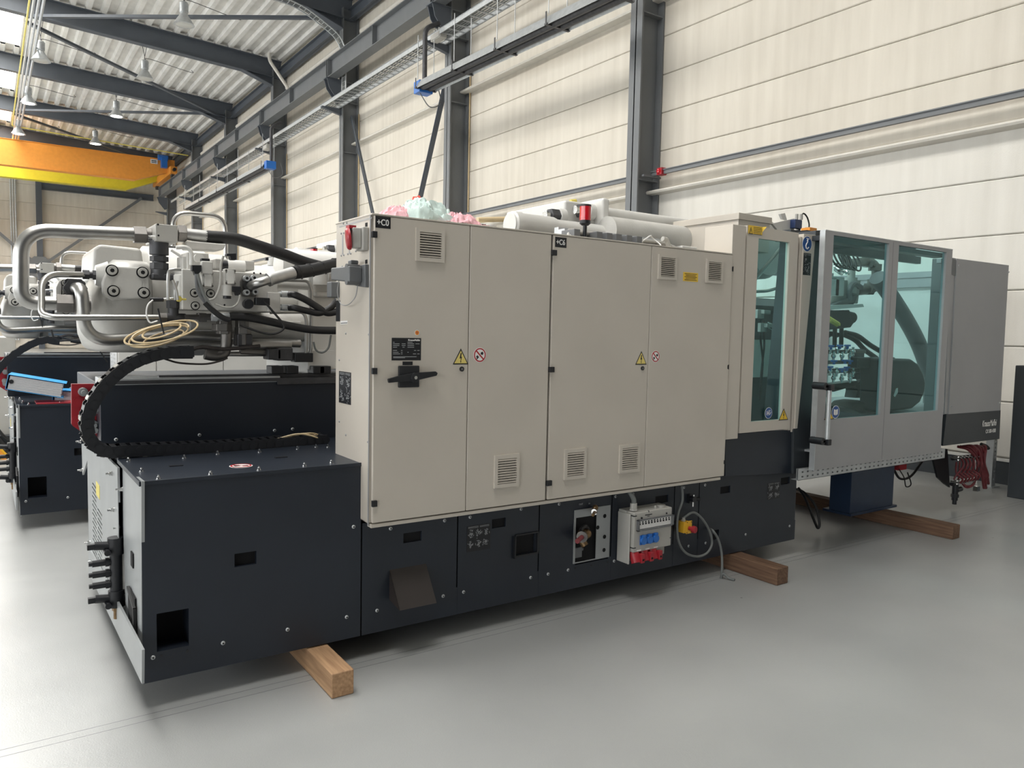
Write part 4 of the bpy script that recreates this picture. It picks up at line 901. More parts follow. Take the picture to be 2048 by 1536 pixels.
# rails between guard and door
xg = [at(u, 660, 'y', YG).x for u in (1586, 1592, 1597)]
xq = gb[1]
part('guide_post', MB().box((xq+.004, YG+.02, .962), (xq+.03, YG+.10, 2.37)).box((xq+.036, YG+.01, .962), (xq+.058, YG+.10, 2.36)), 'cream', mach, bevel=.002)
T1 = [at(1601,466.5,'y',YG), at(1633,470,'y',YG), at(1594.5,857,'y',YG), at(1584.5,858,'y',YG)]; T1[0].x = T1[3].x = xq+.062
T1[3].x = xq+.060; T1[2].x = max(T1[2].x, T1[3].x+.03)
sp = part('sign_pillar', MB().prism(T1, (0, .12, 0)), 'cream', mach, bevel=.002)
c = at(1614, 488, 'y', YG)
b = MB().cyl(c, c+V((0,-.001,0)), .056, n=36).cyl(c+V((0,-.001,0)), c+V((0,-.0015,0)), .052, n=36, m=1)
b.tube([c+V((x, -.002, z)) for x, z in ((.002,.034),(.002,.012),(-.008,.002),(-.016,-.014),(-.010,-.030),(.006,-.034),(.018,-.022))], .0045, 6)
b.bar(c+V((-.012,-.002,.040)), c+V((.024,-.002,.036)), .0015, .006).cyl(c+V((.002,-.003,.024)), c+V((.002,-.0015,.024)), .007)
part('hook_sign', b, ['signwhite', 'signblue'], sp, label='round blue lifting hook sign')
P4 = [at(1600,549,'y',YG), at(1620,551,'y',YG), at(1623,508,'y',YG), at(1602.5,505,'y',YG)]; P4[0].x = P4[3].x = xq+.068; P4[1].x = P4[2].x = xq+.155; P4[1].z = P4[0].z; P4[2].z = P4[3].z
diagram('instruction_plate', P4, (0,-.0012,0), P4[1]-P4[0], P4[3]-P4[0], mach, 9, 90, [(.3,.7,.1,.1),(.7,.45,.1,.12),(.3,.3,.1,.1),(.6,.2,.1,.06)])
# slanted slate panel
S1 = [at(1632,461,'y',YG), at(1652,460,'y',YG), at(1652,940,'y',YG), at(1587,948,'y',YG), at(1587,859,'y',YG), at(1594.5,857.5,'y',YG)]
part('slanted_cover', MB().prism(S1, (0, .30, 0)), 'darkgrey', mach, bevel=.003)
a, c = at(1451, 868, 'y', YG+.02), at(1587, 948, 'y', YG+.02)
part('lower_cover', MB().prism([at(1451,868.5,'y',YG+.02), at(1586.5,859.5,'y',YG+.02), at(1586,946,'y',YG+.02), at(1450.5,952.5,'y',YG+.02)], (0, .1, 0)), 'dark', mach, bevel=.002)
part('orange_switch', MB().box(at(1626,463,'y',3.6)+V((-.04,0,-.03)), at(1626,463,'y',3.6)+V((.05,.08,.03))), 'orange', mach, bevel=.004)
part('switch_body', MB().box(at(1618,466,'y',3.6)+V((-.03,0,-.02)), at(1618,466,'y',3.6)+V((.02,.05,.02))), 'black', mach)
# sliding door
dr_, db, dh = frame('sliding_door', [(1650.5,461),(1901,499),(1885.5,905),(1629,940)], [[(1665.5,470),(1778,486.5),(1761,831),(1652,839)], [(1796,490),(1890.5,504),(1878,821),(1782,828.5)]], YD, .035, 'silver', mach, True)
part('door_seam', MB().box((dh[0][1]+(dh[1][0]-dh[0][1])*.4, YD-.0008, db[2]+.01), (dh[0][1]+(dh[1][0]-dh[0][1])*.4+.003, YD, db[3]-.01)), 'midgrey', dr_)
part('door_edge', MB().box((db[0]-.006, YD-.002, db[2]), (db[0], YD+.04, db[3])).box((db[0], YD-.002, db[3]), (db[1], YD+.04, db[3]+.006)), 'alu', dr_)
pt, pb2 = at(1661, 772, 'y', YD-.09), at(1652, 882, 'y', YD-.09); hx = (pt.x+pb2.x)/2
part('handle_bar', MB().cyl((hx, YD-.09, pb2.z), (hx, YD-.09, pt.z), .0165, n=18), 'alu', dr_, label='round metal handle bar')
for z in (pt.z, pb2.z): part('handle_bracket', MB().box((hx-.02, YD-.115, z-.03), (hx+.02, YD-.065, z+.012)).box((hx-.06, YD-.10, z-.012), (hx, YD-.07, z+.010)).cyl((hx-.055, YD-.10, z), (hx-.055, YD, z), .026), 'black', dr_, bevel=.003)
c = at(1671, 824, 'y', YD-.001)
b = MB().cyl(c, c+V((0,-.001,0)), .048, n=36).cyl(c+V((0,-.001,0)), c+V((0,-.0015,0)), .044, n=36, m=1)
b.prism([c+V((i, -.0016, j)) for i, j in ((-.024,-.018),(0,-.024),(0,.016),(-.024,.022))], (0,-.0006,0)).prism([c+V((i, -.0016, j)) for i, j in ((.003,-.024),(.026,-.018),(.026,.022),(.003,.016))], (0,-.0006,0))
part('manual_sign', b, ['signwhite', 'signblue'], dr_, label='round blue read-the-manual sign')
warn(dr_, 1648, 818, 1668, 840, YD-.001, m='signyel')
# perforated support channel
a, c = at(1597, 942, 'y', YD+.06), at(1890, 902, 'y', YD+.06)
zc0, zc1 = at(1700, 942, 'y', YD+.06).z, at(1700, 925, 'y', YD+.06).z
zc1 = db[2]+.01; zc0 = zc1-.085
hs = []; x = a.x+.04
while x < c.x-.04:
    hs.append((x, x+.022, zc0+.018, zc0+.030, .01)); hs.append((x, x+.022, zc0+.052, zc0+.064, .01)); x += .062
part('support_channel', MB().sheet((a.x, c.x), (zc0, zc1), hs, (0, YD+.06, 0), (1,0,0), (0,0,1), .01).box((a.x, YD+.06, zc0), (c.x, YD+.12, zc0+.003)).box((a.x, YD+.075, zc0), (c.x, YD+.078, zc1)), ['alu', 'hole'], mach, smooth=False, label='galvanised channel with two rows of holes')
# tray floor and body of the injection side
part('injection_bed', MB().box((5.02, 3.72, .66), (8.10, 5.0, .80)).box((5.3, 3.9, .80), (6.6, 4.9, .86)), 'silver', mach, bevel=.004)
part('drip_tray', MB().box((db[0]+.05, YD+.06, db[2]+.12), (db[1]-.03, 3.72, db[2]+.135)), 'alu', mach)
# leg
lg = MB().box((6.12, 3.70, .135), (6.80, 3.90, .68)).box((6.10, 3.68, .115), (6.84, 3.95, .137))
part('support_leg', lg, 'bluesteel', mach, bevel=.003, label='dark blue box leg under the injection side')
part('support_leg', MB().box((6.12, 5.0, .135), (6.80, 5.2, .80)).box((6.10, 4.98, .115), (6.84, 5.25, .137)), 'bluesteel', mach, bevel=.003)
p = at(1806, 934, 'y', 3.9); part('red_clamp', MB().box(p+V((-.07,0,-.03)), p+V((.07,.05,.03))), 'red', mach, bevel=.004)
b = MB().tube(spline([at(1786,936,'y',4.0), at(1800,957,'y',4.0), at(1822,952,'y',4.0), at(1845,922,'y',4.0)]), .012, 8).tube(spline([at(1798,938,'y',3.9), at(1808,955,'y',3.9), at(1812,973,'y',3.9), at(1822,968,'y',3.9), at(1815,945,'y',3.9)]), .006, 6)
part('hanging_cables', b, 'rubber', mach)
b = MB().tube(spline([at(1597,976,'y',3.9), at(1612,1000,'y',3.8), at(1630,1045,'y',3.75), at(1636,1056,'y',3.75), at(1639,1045,'y',3.75), at(1630,1010,'y',3.8), at(1608,985,'y',3.9), at(1592,978,'y',4.0)]), .011, 8)
part('looped_cable', b, 'rubber', mach)
# back side of the injection cell
zb_ = at(1830, 545, 'x', 8.16).z; zb2 = at(1830, 575, 'x', 8.16).z
part('end_sheet', MB().box((8.16, 3.47, .98), (8.17, 5.35, zb2)).box((8.16, 3.47, zb_), (8.17, 5.35, 2.34)), 'white', mach, smooth=False)
part('end_rail', MB().box((8.13, 3.47, zb2), (8.18, 5.38, zb_)).box((8.12, 5.30, .8), (8.18, 5.40, 2.4)).box((8.12, 3.45, 2.30), (8.18, 5.4, 2.36)), 'silver', mach, smooth=False)
part('rear_guard_frame', MB().box((5.1, 5.35, 1.95), (8.15, 5.40, 2.06)).box((5.1, 5.35, .8), (5.16, 5.40, 2.4)).box((5.1, 5.35, .8), (8.15, 5.40, .95)).box((5.1, 5.33, 2.32), (8.15, 5.40, 2.42)), 'silver', mach, smooth=False)
part('roof_beam', MB().box((db[0]+.02, 3.55, 2.36), (db[1]-.02, 3.68, 2.44)).box((db[0]+.02, YD+.05, 2.34), (db[1]-.02, YD+.14, 2.375)).box((db[0]+.02, 3.50, 2.30), (db[1]-.02, 3.54, 2.36)), 'darkgrey', mach, smooth=False)
pcl, pcr = at(1868, 700, 'y', 3.46).x, at(1877, 700, 'y', 3.46).x
part('cell_post', MB().box((pcl, 3.44, .70), (pcr, 3.52, 2.36)), 'midgrey', mach, smooth=False)
# right hand box
part('side_cover', MB().prism([at(1914,517,'y',YR_), at(2018,530.5,'y',YR_), at(2001,821,'y',YR_), at(1897.5,828.5,'y',YR_)], (0, .012, 0)), 'silver', mach, bevel=.002)
bxa, bxb = at(1903, 600, 'y', YR_).x, at(2013, 600, 'y', YR_).x
part('cover_frame', MB().box((bxb-.06, YR_+.02, .98), (bxb-.02, YR_+.06, 2.36)).box((bxa-.18, YR_+.02, 2.32), (bxb-.02, YR_+.06, 2.36)).box((bxa-.1, YR_+.02, .98), (bxb-.02, 4.9, 1.0)), 'silver', mach, bevel=.002)
part('cover_strip', MB().prism([at(1902,515,'y',YR_+.01), at(1914.5,517,'y',YR_+.01), at(1898,828,'y',YR_+.01), at(1889,828,'y',YR_+.01)], (0, .01, 0)), 'silver', mach, smooth=False)
P4 = [at(1903,549,'y',YR_+.006), at(1913,552,'y',YR_+.006), at(1914.5,521,'y',YR_+.006), at(1904,517,'y',YR_+.006)]
part('instruction_plate', MB().prism(P4, (0,-.001,0)), 'midgrey', mach)
for u, v in ((1917.5,531),(2017,544),(1902,813),(1999,806)): inst('screw', SCREW, mach, at(u, v, 'y', YR_))
lo = [at(1893,828.5,'y',YR_+.004), at(2001.5,820,'y',YR_+.004), at(1999,878,'y',YR_+.004), at(1886,892,'y',YR_+.004)]
part('lower_band', MB().prism(lo, (0, .03, 0)).box((bxa-.1, YR_+.05, .72), (bxb-.1, 4.9, .96)), 'darkgrey', mach, bevel=.002)
l0, l1 = at(1951, 850, 'y', YR_), at(1992.5, 845, 'y', YR_)
tm = text('lettering', 'KraussMaffei', V((l1.x, YR_-.001, (l0.z+l1.z)/2)), .085, 'signwhite', mach, align='RIGHT', sx=.66, shear=.2, bold=.0006)
text('lettering', 'CX 500-4300', at(1991.5, 861, 'y', YR_-.001), .052, 'signwhite', mach, align='RIGHT', sx=.72, bold=.0003)
# slotted post and manifold below the band
hs = []; z = .08
pp = at(1992, 880, 'y', 3.95)
while z < .62: hs.append((pp.x-.012, pp.x+.012, z, z+.02, .01)); z += .045
part('slotted_post', MB().sheet((pp.x-.04, pp.x+.04), (0.0, .68), hs, (0, 3.95, 0), (1,0,0), (0,0,1), .01).box((pp.x-.045, 3.95, 0), (pp.x-.04, 4.03, .68)).box((pp.x-.09, 3.92, 0), (pp.x+.09, 4.05, .008)), ['alu', 'hole'], mach, smooth=False)
mz = MB(); YM = 3.62
hk = part('hose_manifold', MB().prism([at(u, v, 'y', YM+.1) for u, v in ((1866,914),(1895,898),(1900,975),(1890,968),(1876,955))], (0, .02, 0)).tube([at(1905,917,'y',YM), at(1955,911,'y',YM)], .02, 10).tube([at(1903,968,'y',YM), at(1948,958,'y',YM)], .02, 10), 'black', mach, smooth=False, label='cooling water manifold with chrome valves')
for i in range(6):
    for (ua, va, ub, vb, nm) in ((1910,916,1947,913,0), (1908,964,1942,957,1)):
        t = i/5; u, v = ua+(ub-ua)*t, va+(vb-va)*t; p = at(u, v, 'y', YM-.02)
        part('chrome_valve', MB().cyl(p+V((0,.03,0)), p+V((0,-.05,0)), .011, n=10).cyl(p+V((0,-.03,-.02)), p+V((0,-.03,.02)), .008, n=8).hexn(p+V((0,-.04,0)), p+V((0,-.055,0)), .015), 'chrome', hk)
        q = p+V((0,-.06,0))
        if nm == 0: pts = [q, q+V((-.02,-.03,-.06)), q+V((-.045+.02*i,.02,-.16)), q+V((-.06+.01*i,.03,-.2))]
        else: pts = [q, q+V((-.03,-.03,.05)), q+V((-.05,.02,.10)), q+V((-.02,.04,.2))]
        part('red_hose', MB().tube(spline(pts), .009, 8), 'redhose', hk)
random.seed(11)
for i in range(9):
    du = random.uniform(-3, 3); u0 = 1928+i*4
    pts = [at(1915+i*5, 893, 'y', YM+.05), at(u0+10+du, 900-i % 3*3, 'y', YM-.05), at(1958+du+i*1.2, 925, 'y', YM-.06+.02*(i % 4)), at(1964+i*1.4, 950, 'y', YM-.04), at(1968+i*(1.2 if i % 2 else .2), 976-(i % 3)*9, 'y', YM)]
    part('red_hose', MB().tube(spline(pts), .014, 8), 'redhose', hk)
for i in range(3):
    part('red_hose', MB().tube(spline([at(1922,962,'y',YM), at(1932,972+i,'y',YM-.04), at(1945,970,'y',YM-.04-.02*i), at(1952,955,'y',YM), at(1955,930,'y',YM)]), .012, 8), 'redhose', hk)
p = at(1911, 968, 'y', YM); part('filter_valve', MB().cyl(p, p+V((0,0,-.16)), .028).cyl(p+V((0,0,-.16)), p+V((0,0,-.2)), .02).cyl(p+V((0,-.01,-.06)), p+V((.07,-.02,-.05)), .024).hexn(p+V((0,0,-.1)), p+V((0,0,-.13)), .036), 'black', hk)
p = at(1951, 890, 'y', YM); q = at(1953, 978, 'y', YM); part('support_rod', MB().cyl(p, q, .006, n=8).box(q+V((-.03,-.02,-.02)), q+V((.03,.02,.03))), ['chrome'], hk)
p = at(1962, 888, 'y', YM); part('dark_hose', MB().tube(spline([p, p+V((.06,-.02,-.02)), p+V((.10,-.03,-.05))]), .016, 8), 'rubber', hk)

# --- things seen through the panes -----------------------------------------------
inj = part('injection_unit', MB().cyl((5.0, 4.45, 1.42), (5.75, 4.45, 1.42), .16, n=28).box((5.2, 4.15, 1.30), (5.62, 4.65, 1.62)), 'castw', mach, bevel=.006)
part('carriage_block', MB().prism(pxs([(1668,560),(1722,560),(1716,607),(1660,612)], 'y', 4.1), (0, .3, 0)), 'greyplas', mach, bevel=.005)
part('carriage_base', MB().prism(pxs([(1660,612),(1710,605),(1706,610),(1716,590),(1712,575),(1662,580)][:4], 'y', 4.05), (0, .3, 0)), 'midgrey', mach, smooth=False)
part('tray_shelf', MB().prism(pxs([(1657,611),(1726,608),(1728,614),(1656,620)], 'y', 3.95), (0, .25, 0)), 'white', mach, smooth=False)
part('motor_group', MB().prism(pxs([(1656,622),(1700,620),(1702,636),(1708,646),(1702,655),(1656,660)], 'y', 4.0), (0, .25, 0)), 'black', mach, bevel=.01)
p = at(1712, 632, 'y', 4.0); part('servo_motor', MB().cyl(p+V((-.06,.1,0)), p+V((.10,.1,-.015)), .055).cyl(p+V((.10,.1,-.015)), p+V((.14,.1,-.02)), .02), 'black', mach, bevel=.004)
for x, z in ((1690,520),(1700,530)): pass
b = MB().tube(fillet(pxs([(1690,528),(1738,522),(1752,532),(1752,575),(1735,580),(1715,582)], 'y', 4.15), .05), .042, 12)
fp = part('fitting_pipe', b, 'fitting', mach)
for u, v, a_, b_ in ((1735,523,1,0),(1750,535,0,1),(1748,565,0,1),(1738,578,1,0)):
    p = at(u, v, 'y', 4.15); d = V((.03*a_, 0, .03*b_)); part('union_nut', MB().hexn(p-d, p+d, .062), 'fitting', fp)
p = at(1702, 560, 'y', 4.1); part('adapter_sleeve', MB().cyl(p+V((0,0,-.12)), p+V((0,0,.02)), .055).cyl(p+V((0,0,.02)), p+V((0,0,.12)), .035), 'greyplas', fp)
b = MB().tube(spline(pxs([(1700,600),(1699,580),(1708,568),(1722,575)], 'y', 4.05)), .025, 10); part('bent_hose', b, 'midgrey', fp)
for i in range(5):
    c = at(1672+i*11, 513+i*1.6, 'y', 3.95); pts = [c+V((.085*math.cos(t), .05*math.sin(t)+.01*i, .10*math.sin(t))) for t in [2*math.pi*k/20 for k in range(21)]]
    part('coiled_hose', MB().tube(pts, .008, 8), 'rubber', mach)
b = MB(); random.seed(4)
for k in range(26): p = at(random.uniform(1667,1693), random.uniform(527,548), 'y', 4.0+random.uniform(-.05,.1)); b.cyl(p, p+V((random.uniform(-.03,.03), -.03, random.uniform(-.03,.03))), .010, n=8)
part('small_couplings', b, 'chrome', mach, kind='stuff')
b = MB().box(at(1663,558,'y',4.0), at(1667,592,'y',4.05)).box(at(1673,556,'y',4.0), at(1677,592,'y',4.05)).box(at(1661,552,'y',4.0), at(1678,558,'y',4.05)); part('sight_frame', b, 'white', mach, smooth=False)
part('coil_spring_hose', MB().tube([at(1658+18*t/60, 638+11*t/60, 'y', 3.93)+V((0, .02*math.cos(t*.9), .02*math.sin(t*.9))) for t in range(61)], .006, 6), 'lemon', mach)
# blue valve battery
vb = part('valve_battery', MB().box(at(1652,700,'y',3.95), at(1712,706,'y',4.05)).box(at(1650,738,'y',3.95), at(1712,744,'y',4.05)).box(at(1654,721,'y',3.97), at(1708,727,'y',4.03)), 'fitting', mach, bevel=.004, label='valve battery with small blue handles')
for u, v in ((1662,692),(1680,691),(1695,691),(1668,722),(1690,721),(1700,722),(1660,734),(1684,738),(1694,735)):
    p = at(u, v, 'y', 3.90); part('valve_handle', MB().box(p+V((-.035,-.012,-.008)), p+V((.035,.012,.008))).cyl(p+V((0,0,-.03)), p, .012), 'blue', vb, bevel=.003)
for u, v in ((1660,699),(1675,699),(1692,699),(1706,703),(1667,712),(1684,712),(1700,712),(1660,742),(1673,744),(1690,743),(1706,745),(1667,756),(1683,757),(1700,757)):
    p = at(u, v, 'y', 3.92); part('valve_body', MB().sphere(p, .022, n=10).cyl(p+V((0,0,-.04)), p+V((0,0,.04)), .012), 'chrome', vb)
part('valve_bracket', MB().box(at(1708,698,'y',4.0), at(1716,757,'y',4.05)), 'midgrey', vb)
for pts in ([(1690,665),(1715,672),(1740,690),(1765,705)], [(1685,668),(1710,680),(1730,700),(1752,716)], [(1716,757),(1728,757),(1735,745),(1740,735)], [(1655,672),(1662,668),(1675,670)]):
    part('black_hose', MB().tube(spline(pxs(pts, 'y', 4.15)), .024, 10), 'rubber', mach)
for u in (1670, 1683): part('hanging_cable', MB().tube(pxs([(u,655),(u-1,695)], 'y', 4.1), .02, 8), 'rubber', mach)
# big black hopper hose, barrel and cable drum
bs = MB(); 
part('arm_tube', MB().box(at(1716,715,'y',3.85), at(1790,735,'y',3.85)+V((0,.1,0))), 'black', mach, bevel=.01)
c = at(1812, 768, 'y', 4.25)
part('cable_loop', MB().prism([at(u, v, 'y', 3.68) for u, v in ((1776,717),(1825,718),(1838,727),(1848,745),(1853,765),(1851,785),(1842,805),(1826,818),(1776,825))], (0, .28, 0)), 'black', mach, bevel=.03, label='wide black guide chain bent round')
part('cable_loop_gap', MB().prism([at(u, v, 'y', 3.675) for u, v in ((1788,791),(1793,777),(1796,776),(1796,785),(1790,794))], (0, .006, 0)), 'white', mach)
part('corrugated_duct', MB().tube(spline(pxs([(1755,555),(1780,590),(1812,640),(1838,690),(1855,740),(1862,790),(1860,822)], 'y', 4.0), 12), .075, 18), 'midgrey', mach, label='wide grey bent duct')
part('small_chain', MB().prism([at(u, v, 'y', 4.0) for u, v in ((1712,768),(1722,762),(1730,764),(1735,775),(1735,796),(1712,796),(1715,782))], (0, .12, 0)).prism([at(u, v, 'y', 4.0) for u, v in ((1668,768),(1716,762),(1716,770),(1668,784))], (0, .12, 0)), 'black', mach, bevel=.006)
p = at(1745, 818, 'y', 3.95); part('dirty_rag', MB().prism([at(u, v, 'y', 3.9) for u, v in ((1704,818),(1716,805),(1735,802),(1765,806),(1765,828),(1725,828))], (0, .25, 0)), 'brown', mach, bevel=.02)
# narrow window: platen, pipes, red hoses
part('fixed_platen', MB().box((4.52, 4.25, .99), (4.80, 5.4, 2.35)), 'castw', mach, bevel=.02)
part('nozzle_platen', MB().box((4.86, 4.3, 1.0), (4.95, 5.3, 1.62)), 'midgrey', mach, bevel=.01)
part('platen_cover', MB().lathe([(1e-5, -.06), (.22, -.05), (.25, 0), (.25, .5)], at(1528, 510, 'y', 4.15)+V((0,0,.05)), (0, 1, 0), n=28), 'castw', mach)
for pts, m, r in (([(1500,570),(1530,535),(1562,495),(1578,484)], 'steel', .016), ([(1510,583),(1536,582),(1558,575),(1570,560),(1569,545),(1580,530)], 'steel', .012), ([(1520,640),(1521,680),(1526,720),(1521,790)], 'rubber', .008), ([(1527,640),(1529,690),(1523,740),(1519,800)], 'rubber', .008)):
    part('narrow_pipe', MB().tube(fillet(pxs(pts, 'y', 3.9), .05), r, 10), m, mach)
for pts in ([(1568,704),(1556,715),(1549,735),(1545,760)], [(1567,754),(1555,760),(1547,780),(1545,800),(1549,812)]):
    part('red_hose', MB().tube(spline(pxs(pts, 'y', 3.75)), .020, 12), 'redhose', mach)
part('dark_backing', MB().box((5.0, 4.25, .82), (6.1, 4.28, at(1540,612,'y',4.25).z)), 'darkgrey', mach, smooth=False)  # added dark sheet that darkens the lower half of the narrow window
for u, v in ((1522,628),(1528,655)):
    p = at(u, v, 'y', 3.8); part('grey_bracket', MB().box(p+V((-.04,0,-.035)), p+V((.04,.03,.035))).box(p+V((.0,-.03,.0)), p+V((.08,.03,.03))), 'greyplas', mach, bevel=.004)
part('grease_line', MB().tube(spline(pxs([(1536,645),(1546,650),(1551,656),(1545,660),(1537,655)], 'y', 3.8)), .005, 6), 'signwhite', mach)
# gear on the roof of the guard
p = at(1575, 447, 'y', 3.85)
part('perforated_bracket', MB().prism([at(u, v, 'y', 3.9) for u, v in ((1545,447),(1588,437),(1588,465),(1555,460))], (0, .02, 0)).prism([at(u, v, 'y', 3.9) for u, v in ((1561,428),(1570,426),(1574,440),(1565,438))], (0,.02,0)), 'white', mach, smooth=False)
q0, q1 = at(1591, 438, 'y', 3.85), at(1604, 458, 'y', 3.85)
part('blue_connector', MB().box(q0, q1+V((0,.05,0))), 'navy', mach, bevel=.005)
for u in (1593, 1602): p = at(u, 437, 'y', 3.87); part('connector_gland', MB().cyl(p+V((0,0,-.01)), p+V((0,0,.035)), .014), 'greyplas', mach)
part('connector_cable', MB().tube(spline(pxs([(1602,434),(1607,427),(1614,434),(1618,447),(1618,456)], 'y', 3.87)), .006, 8), 'rubber', mach)
for u in (1597, 1614):
    part('coiled_cord', MB().tube([at(u, 455, 'y', 3.87)+V((.014*math.cos(t*.8), .014*math.sin(t*.8), -.0012*t)) for t in range(50)], .004, 6), 'rubber', mach)
# --- clamping unit and hydraulics (left, above the bed) ---------------------------
HY = 4.35
def pp_(lst, y=HY): return [at(u, v, 'y', y) for u, v in lst]
# cast end housing
b = MB().prism(pp_([(187,497),(199,488),(283,497),(287,522),(287,560),(184,560)], 4.62), (0, .60, 0))
cast = part('cast_housing', b, 'castw', mach, bevel=.018, label='white cast end housing with bolted cover')
def loft(rings, caps=True):
    b = MB(); n = len(rings[0]); vs = [p for r in rings for p in r]
    fs = [(j*n+i, j*n+(i+1) % n, (j+1)*n+(i+1) % n, (j+1)*n+i) for j in range(len(rings)-1) for i in range(n)]
    fs += [tuple(range(n-1, -1, -1)), tuple(range((len(rings)-1)*n, len(rings)*n))]
    return b.add(vs, fs)
# barrel of the housing: stacked sections going down, rounded front
def sec(v, ul, ur, yf, yb=5.35):
    L, R_ = at(ul, v, 'y', yf+.12), at(ur, v, 'y', yf+.12); z = at((ul+ur)/2, v, 'y', yf).z; xl, xr = L.x, R_.x; w_ = xr-xl
    return [V((xl, yb, z)), V((xl-.03, yf+.35, z)), V((xl, yf+.12, z)), V((xl+.18*w_, yf+.02, z)), V((xl+.45*w_, yf, z)), V((xr-.15*w_, yf+.01, z)), V((xr, yf+.06, z)), V((xr+.01, yf+.3, z)), V((xr, yb, z))]
part('housing_body', loft([sec(v, a_, c_, y) for v, a_, c_, y in ((705,200,280,4.64),(698,190,290,4.56),(672,182,298,4.50),(632,180,300,4.46),(612,186,300,4.44),(590,190,300,4.42),(548,205,300,4.42),(530,218,298,4.46),(520,205,290,4.60))]), 'castw', cast, bevel=0, ang=60)
cv = [(218,536),(224,532),(292,535),(299,543),(300,590),(293,597),(224,600),(206,590),(204,565),(207,556)]
part('cover_plate', MB().prism(pp_(cv, 4.40), (0, .04, 0)), 'castw', cast, bevel=.010)
for u, v in ((224,541),(285,545),(227,582),(287.5,585.5)): inst('socket_bolt', SOCK, cast, at(u, v, 'y', 4.40))
part('pipe_flange', MB().cyl(at(199,551,'y',4.5)+V((-.02,0,0)), at(214,552,'y',4.5), .05, .075, n=20), 'castw', cast)
part('cast_letters', MB().box(at(282,562,'y',4.398), at(284,572,'y',4.40)).box(at(287,560,'y',4.398), at(289,575,'y',4.40)).box(at(222,562,'y',4.398), at(225,568,'y',4.40)), 'castw', cast)
# main cylinder behind
cyz = (4.95, 1.78)
part('main_cylinder', MB().lathe([(.29, 0), (.32, .02), (.32, .34), (.30, .36), (.30, .46), (.25, .50), (.25, 1.0), (.28, 1.02), (.28, 1.12), (.25, 1.14), (.25, 1.75)], (at(288,600,'y',4.6).x+.03, *cyz), (1,0,0), n=48), 'white', mach)
part('lower_cylinder', MB().lathe([(.085, 0), (.09, .02), (.09, 1.5), (.07, 1.52)], (1.15, 4.55, 1.65), (1,0,0), n=24), 'castw', mach)
part('upper_cylinder', MB().lathe([(.10, 0), (.11, .02), (.11, .9)], (1.5, 4.75, 2.02), (1,0,0), n=24), 'white', mach)
for k, (u, v) in enumerate(((560,572),(560,640),(572,600))):
    p = at(u, v, 'y', 4.7); part('guide_sleeve', MB().lathe([(.055, 0), (.06, .01), (.06, .42), (.05, .44)], p+V((-.2,0,0)), (1,0,0), n=20), 'white', mach)
# rear platen
px0, px1 = at(618, 600, 'y', 4.45).x, at(680, 600, 'y', 4.45).x
part('rear_platen', MB().box((px0, 4.45, at(600,712,'y',4.45).z), (px1+.2, 5.5, at(640,548,'y',4.45).z)).box((px0+.03, 4.48, 1.36), (px0+.14, 5.4, 1.5)), 'white', mach, bevel=.012)
for v in (556, 583): part('platen_rib', MB().box(at(632,v,'y',4.40), at(690,v+14,'y',4.46)), 'white', mach, bevel=.012)
p = at(640, 553, 'y', 4.38); part('platen_boss', MB().cyl(p+V((.01,0,-.05)), p+V((.01,0,.06)), .05, n=20).cyl(p+V((.03,-.03,0)), p+V((.16,-.03,0)), .038, n=20), 'castw', mach)
part('carriage_plate', MB().box(at(616,700,'y',4.42), at(668,738,'y',4.45)), 'white', mach, bevel=.004)
# horizontal rods under the cylinder
for pts, r, m in (([(330,687),(580,690)], .034, 'steel'), ([(430,708),(560,708)], .014, 'steel'), ([(380,650),(600,652)], .028, 'castw'), ([(495,683),(600,687)], .024, 'steel'), ([(480,703),(545,706)], .02, 'fitting')):
    part('steel_rod', MB().tube(pp_(pts, 4.42), r, 14), m, mach)
# distributor block with unions
bl = [at(311,447,'y',4.32), at(355.5,450,'y',4.32), at(357,485,'y',4.32), at(312,482,'y',4.32)]
dblk = part('distributor_block', MB().box((bl[0].x, 4.32, bl[3].z), (bl[1].x, 4.62, bl[0].z)), 'greyplas', mach, bevel=.004, label='grey distributor cube with pipe unions')
for u, v in ((316,449),(317,471)): part('plug_hole', MB().cyl(at(u,v,'y',4.32), at(u,v,'y',4.32)+V((0,-.001,0)), .005), 'hole', dblk)
bc = at(315, 470, 'y', 4.45); xl = bl[0].x; xr = bl[1].x; zc_ = (bl[0].z+bl[3].z)/2
part('side_screw', MB().cyl((xl, 4.42, zc_-.02), (xl-.02, 4.42, zc_-.02), .015), 'chrome', dblk)
# column of unions under the block
ub = at(318, 488, 'y', 4.40); ux = ub.x
zz_ = [at(318, v, 'y', 4.40).z for v in (490, 510, 513, 523, 526, 539, 541, 560)]
part('union_stack', MB().cyl((ux,4.40,zz_[1]), (ux,4.40,zz_[0]+.02), .047, n=20).hexn((ux,4.40,zz_[3]), (ux,4.40,zz_[2]), .046).cyl((ux,4.40,zz_[5]), (ux,4.40,zz_[0]), .034).hexn((ux,4.40,zz_[5]), (ux,4.40,zz_[4]), .046).cyl((ux,4.40,zz_[7]+.01), (ux,4.40,zz_[5]), .042, n=20), 'darkfit', mach, bevel=.002, label='stack of dark pipe unions')
part('union_elbow', MB().box((ux-.043, 4.36, zz_[7]), (ux+.10, 4.44, zz_[6]-.015)).cyl((ux+.08, 4.40, (zz_[6]+zz_[7])/2), (ux+.20, 4.40, (zz_[6]+zz_[7])/2-.01), .035), 'darkfit', mach, bevel=.012)
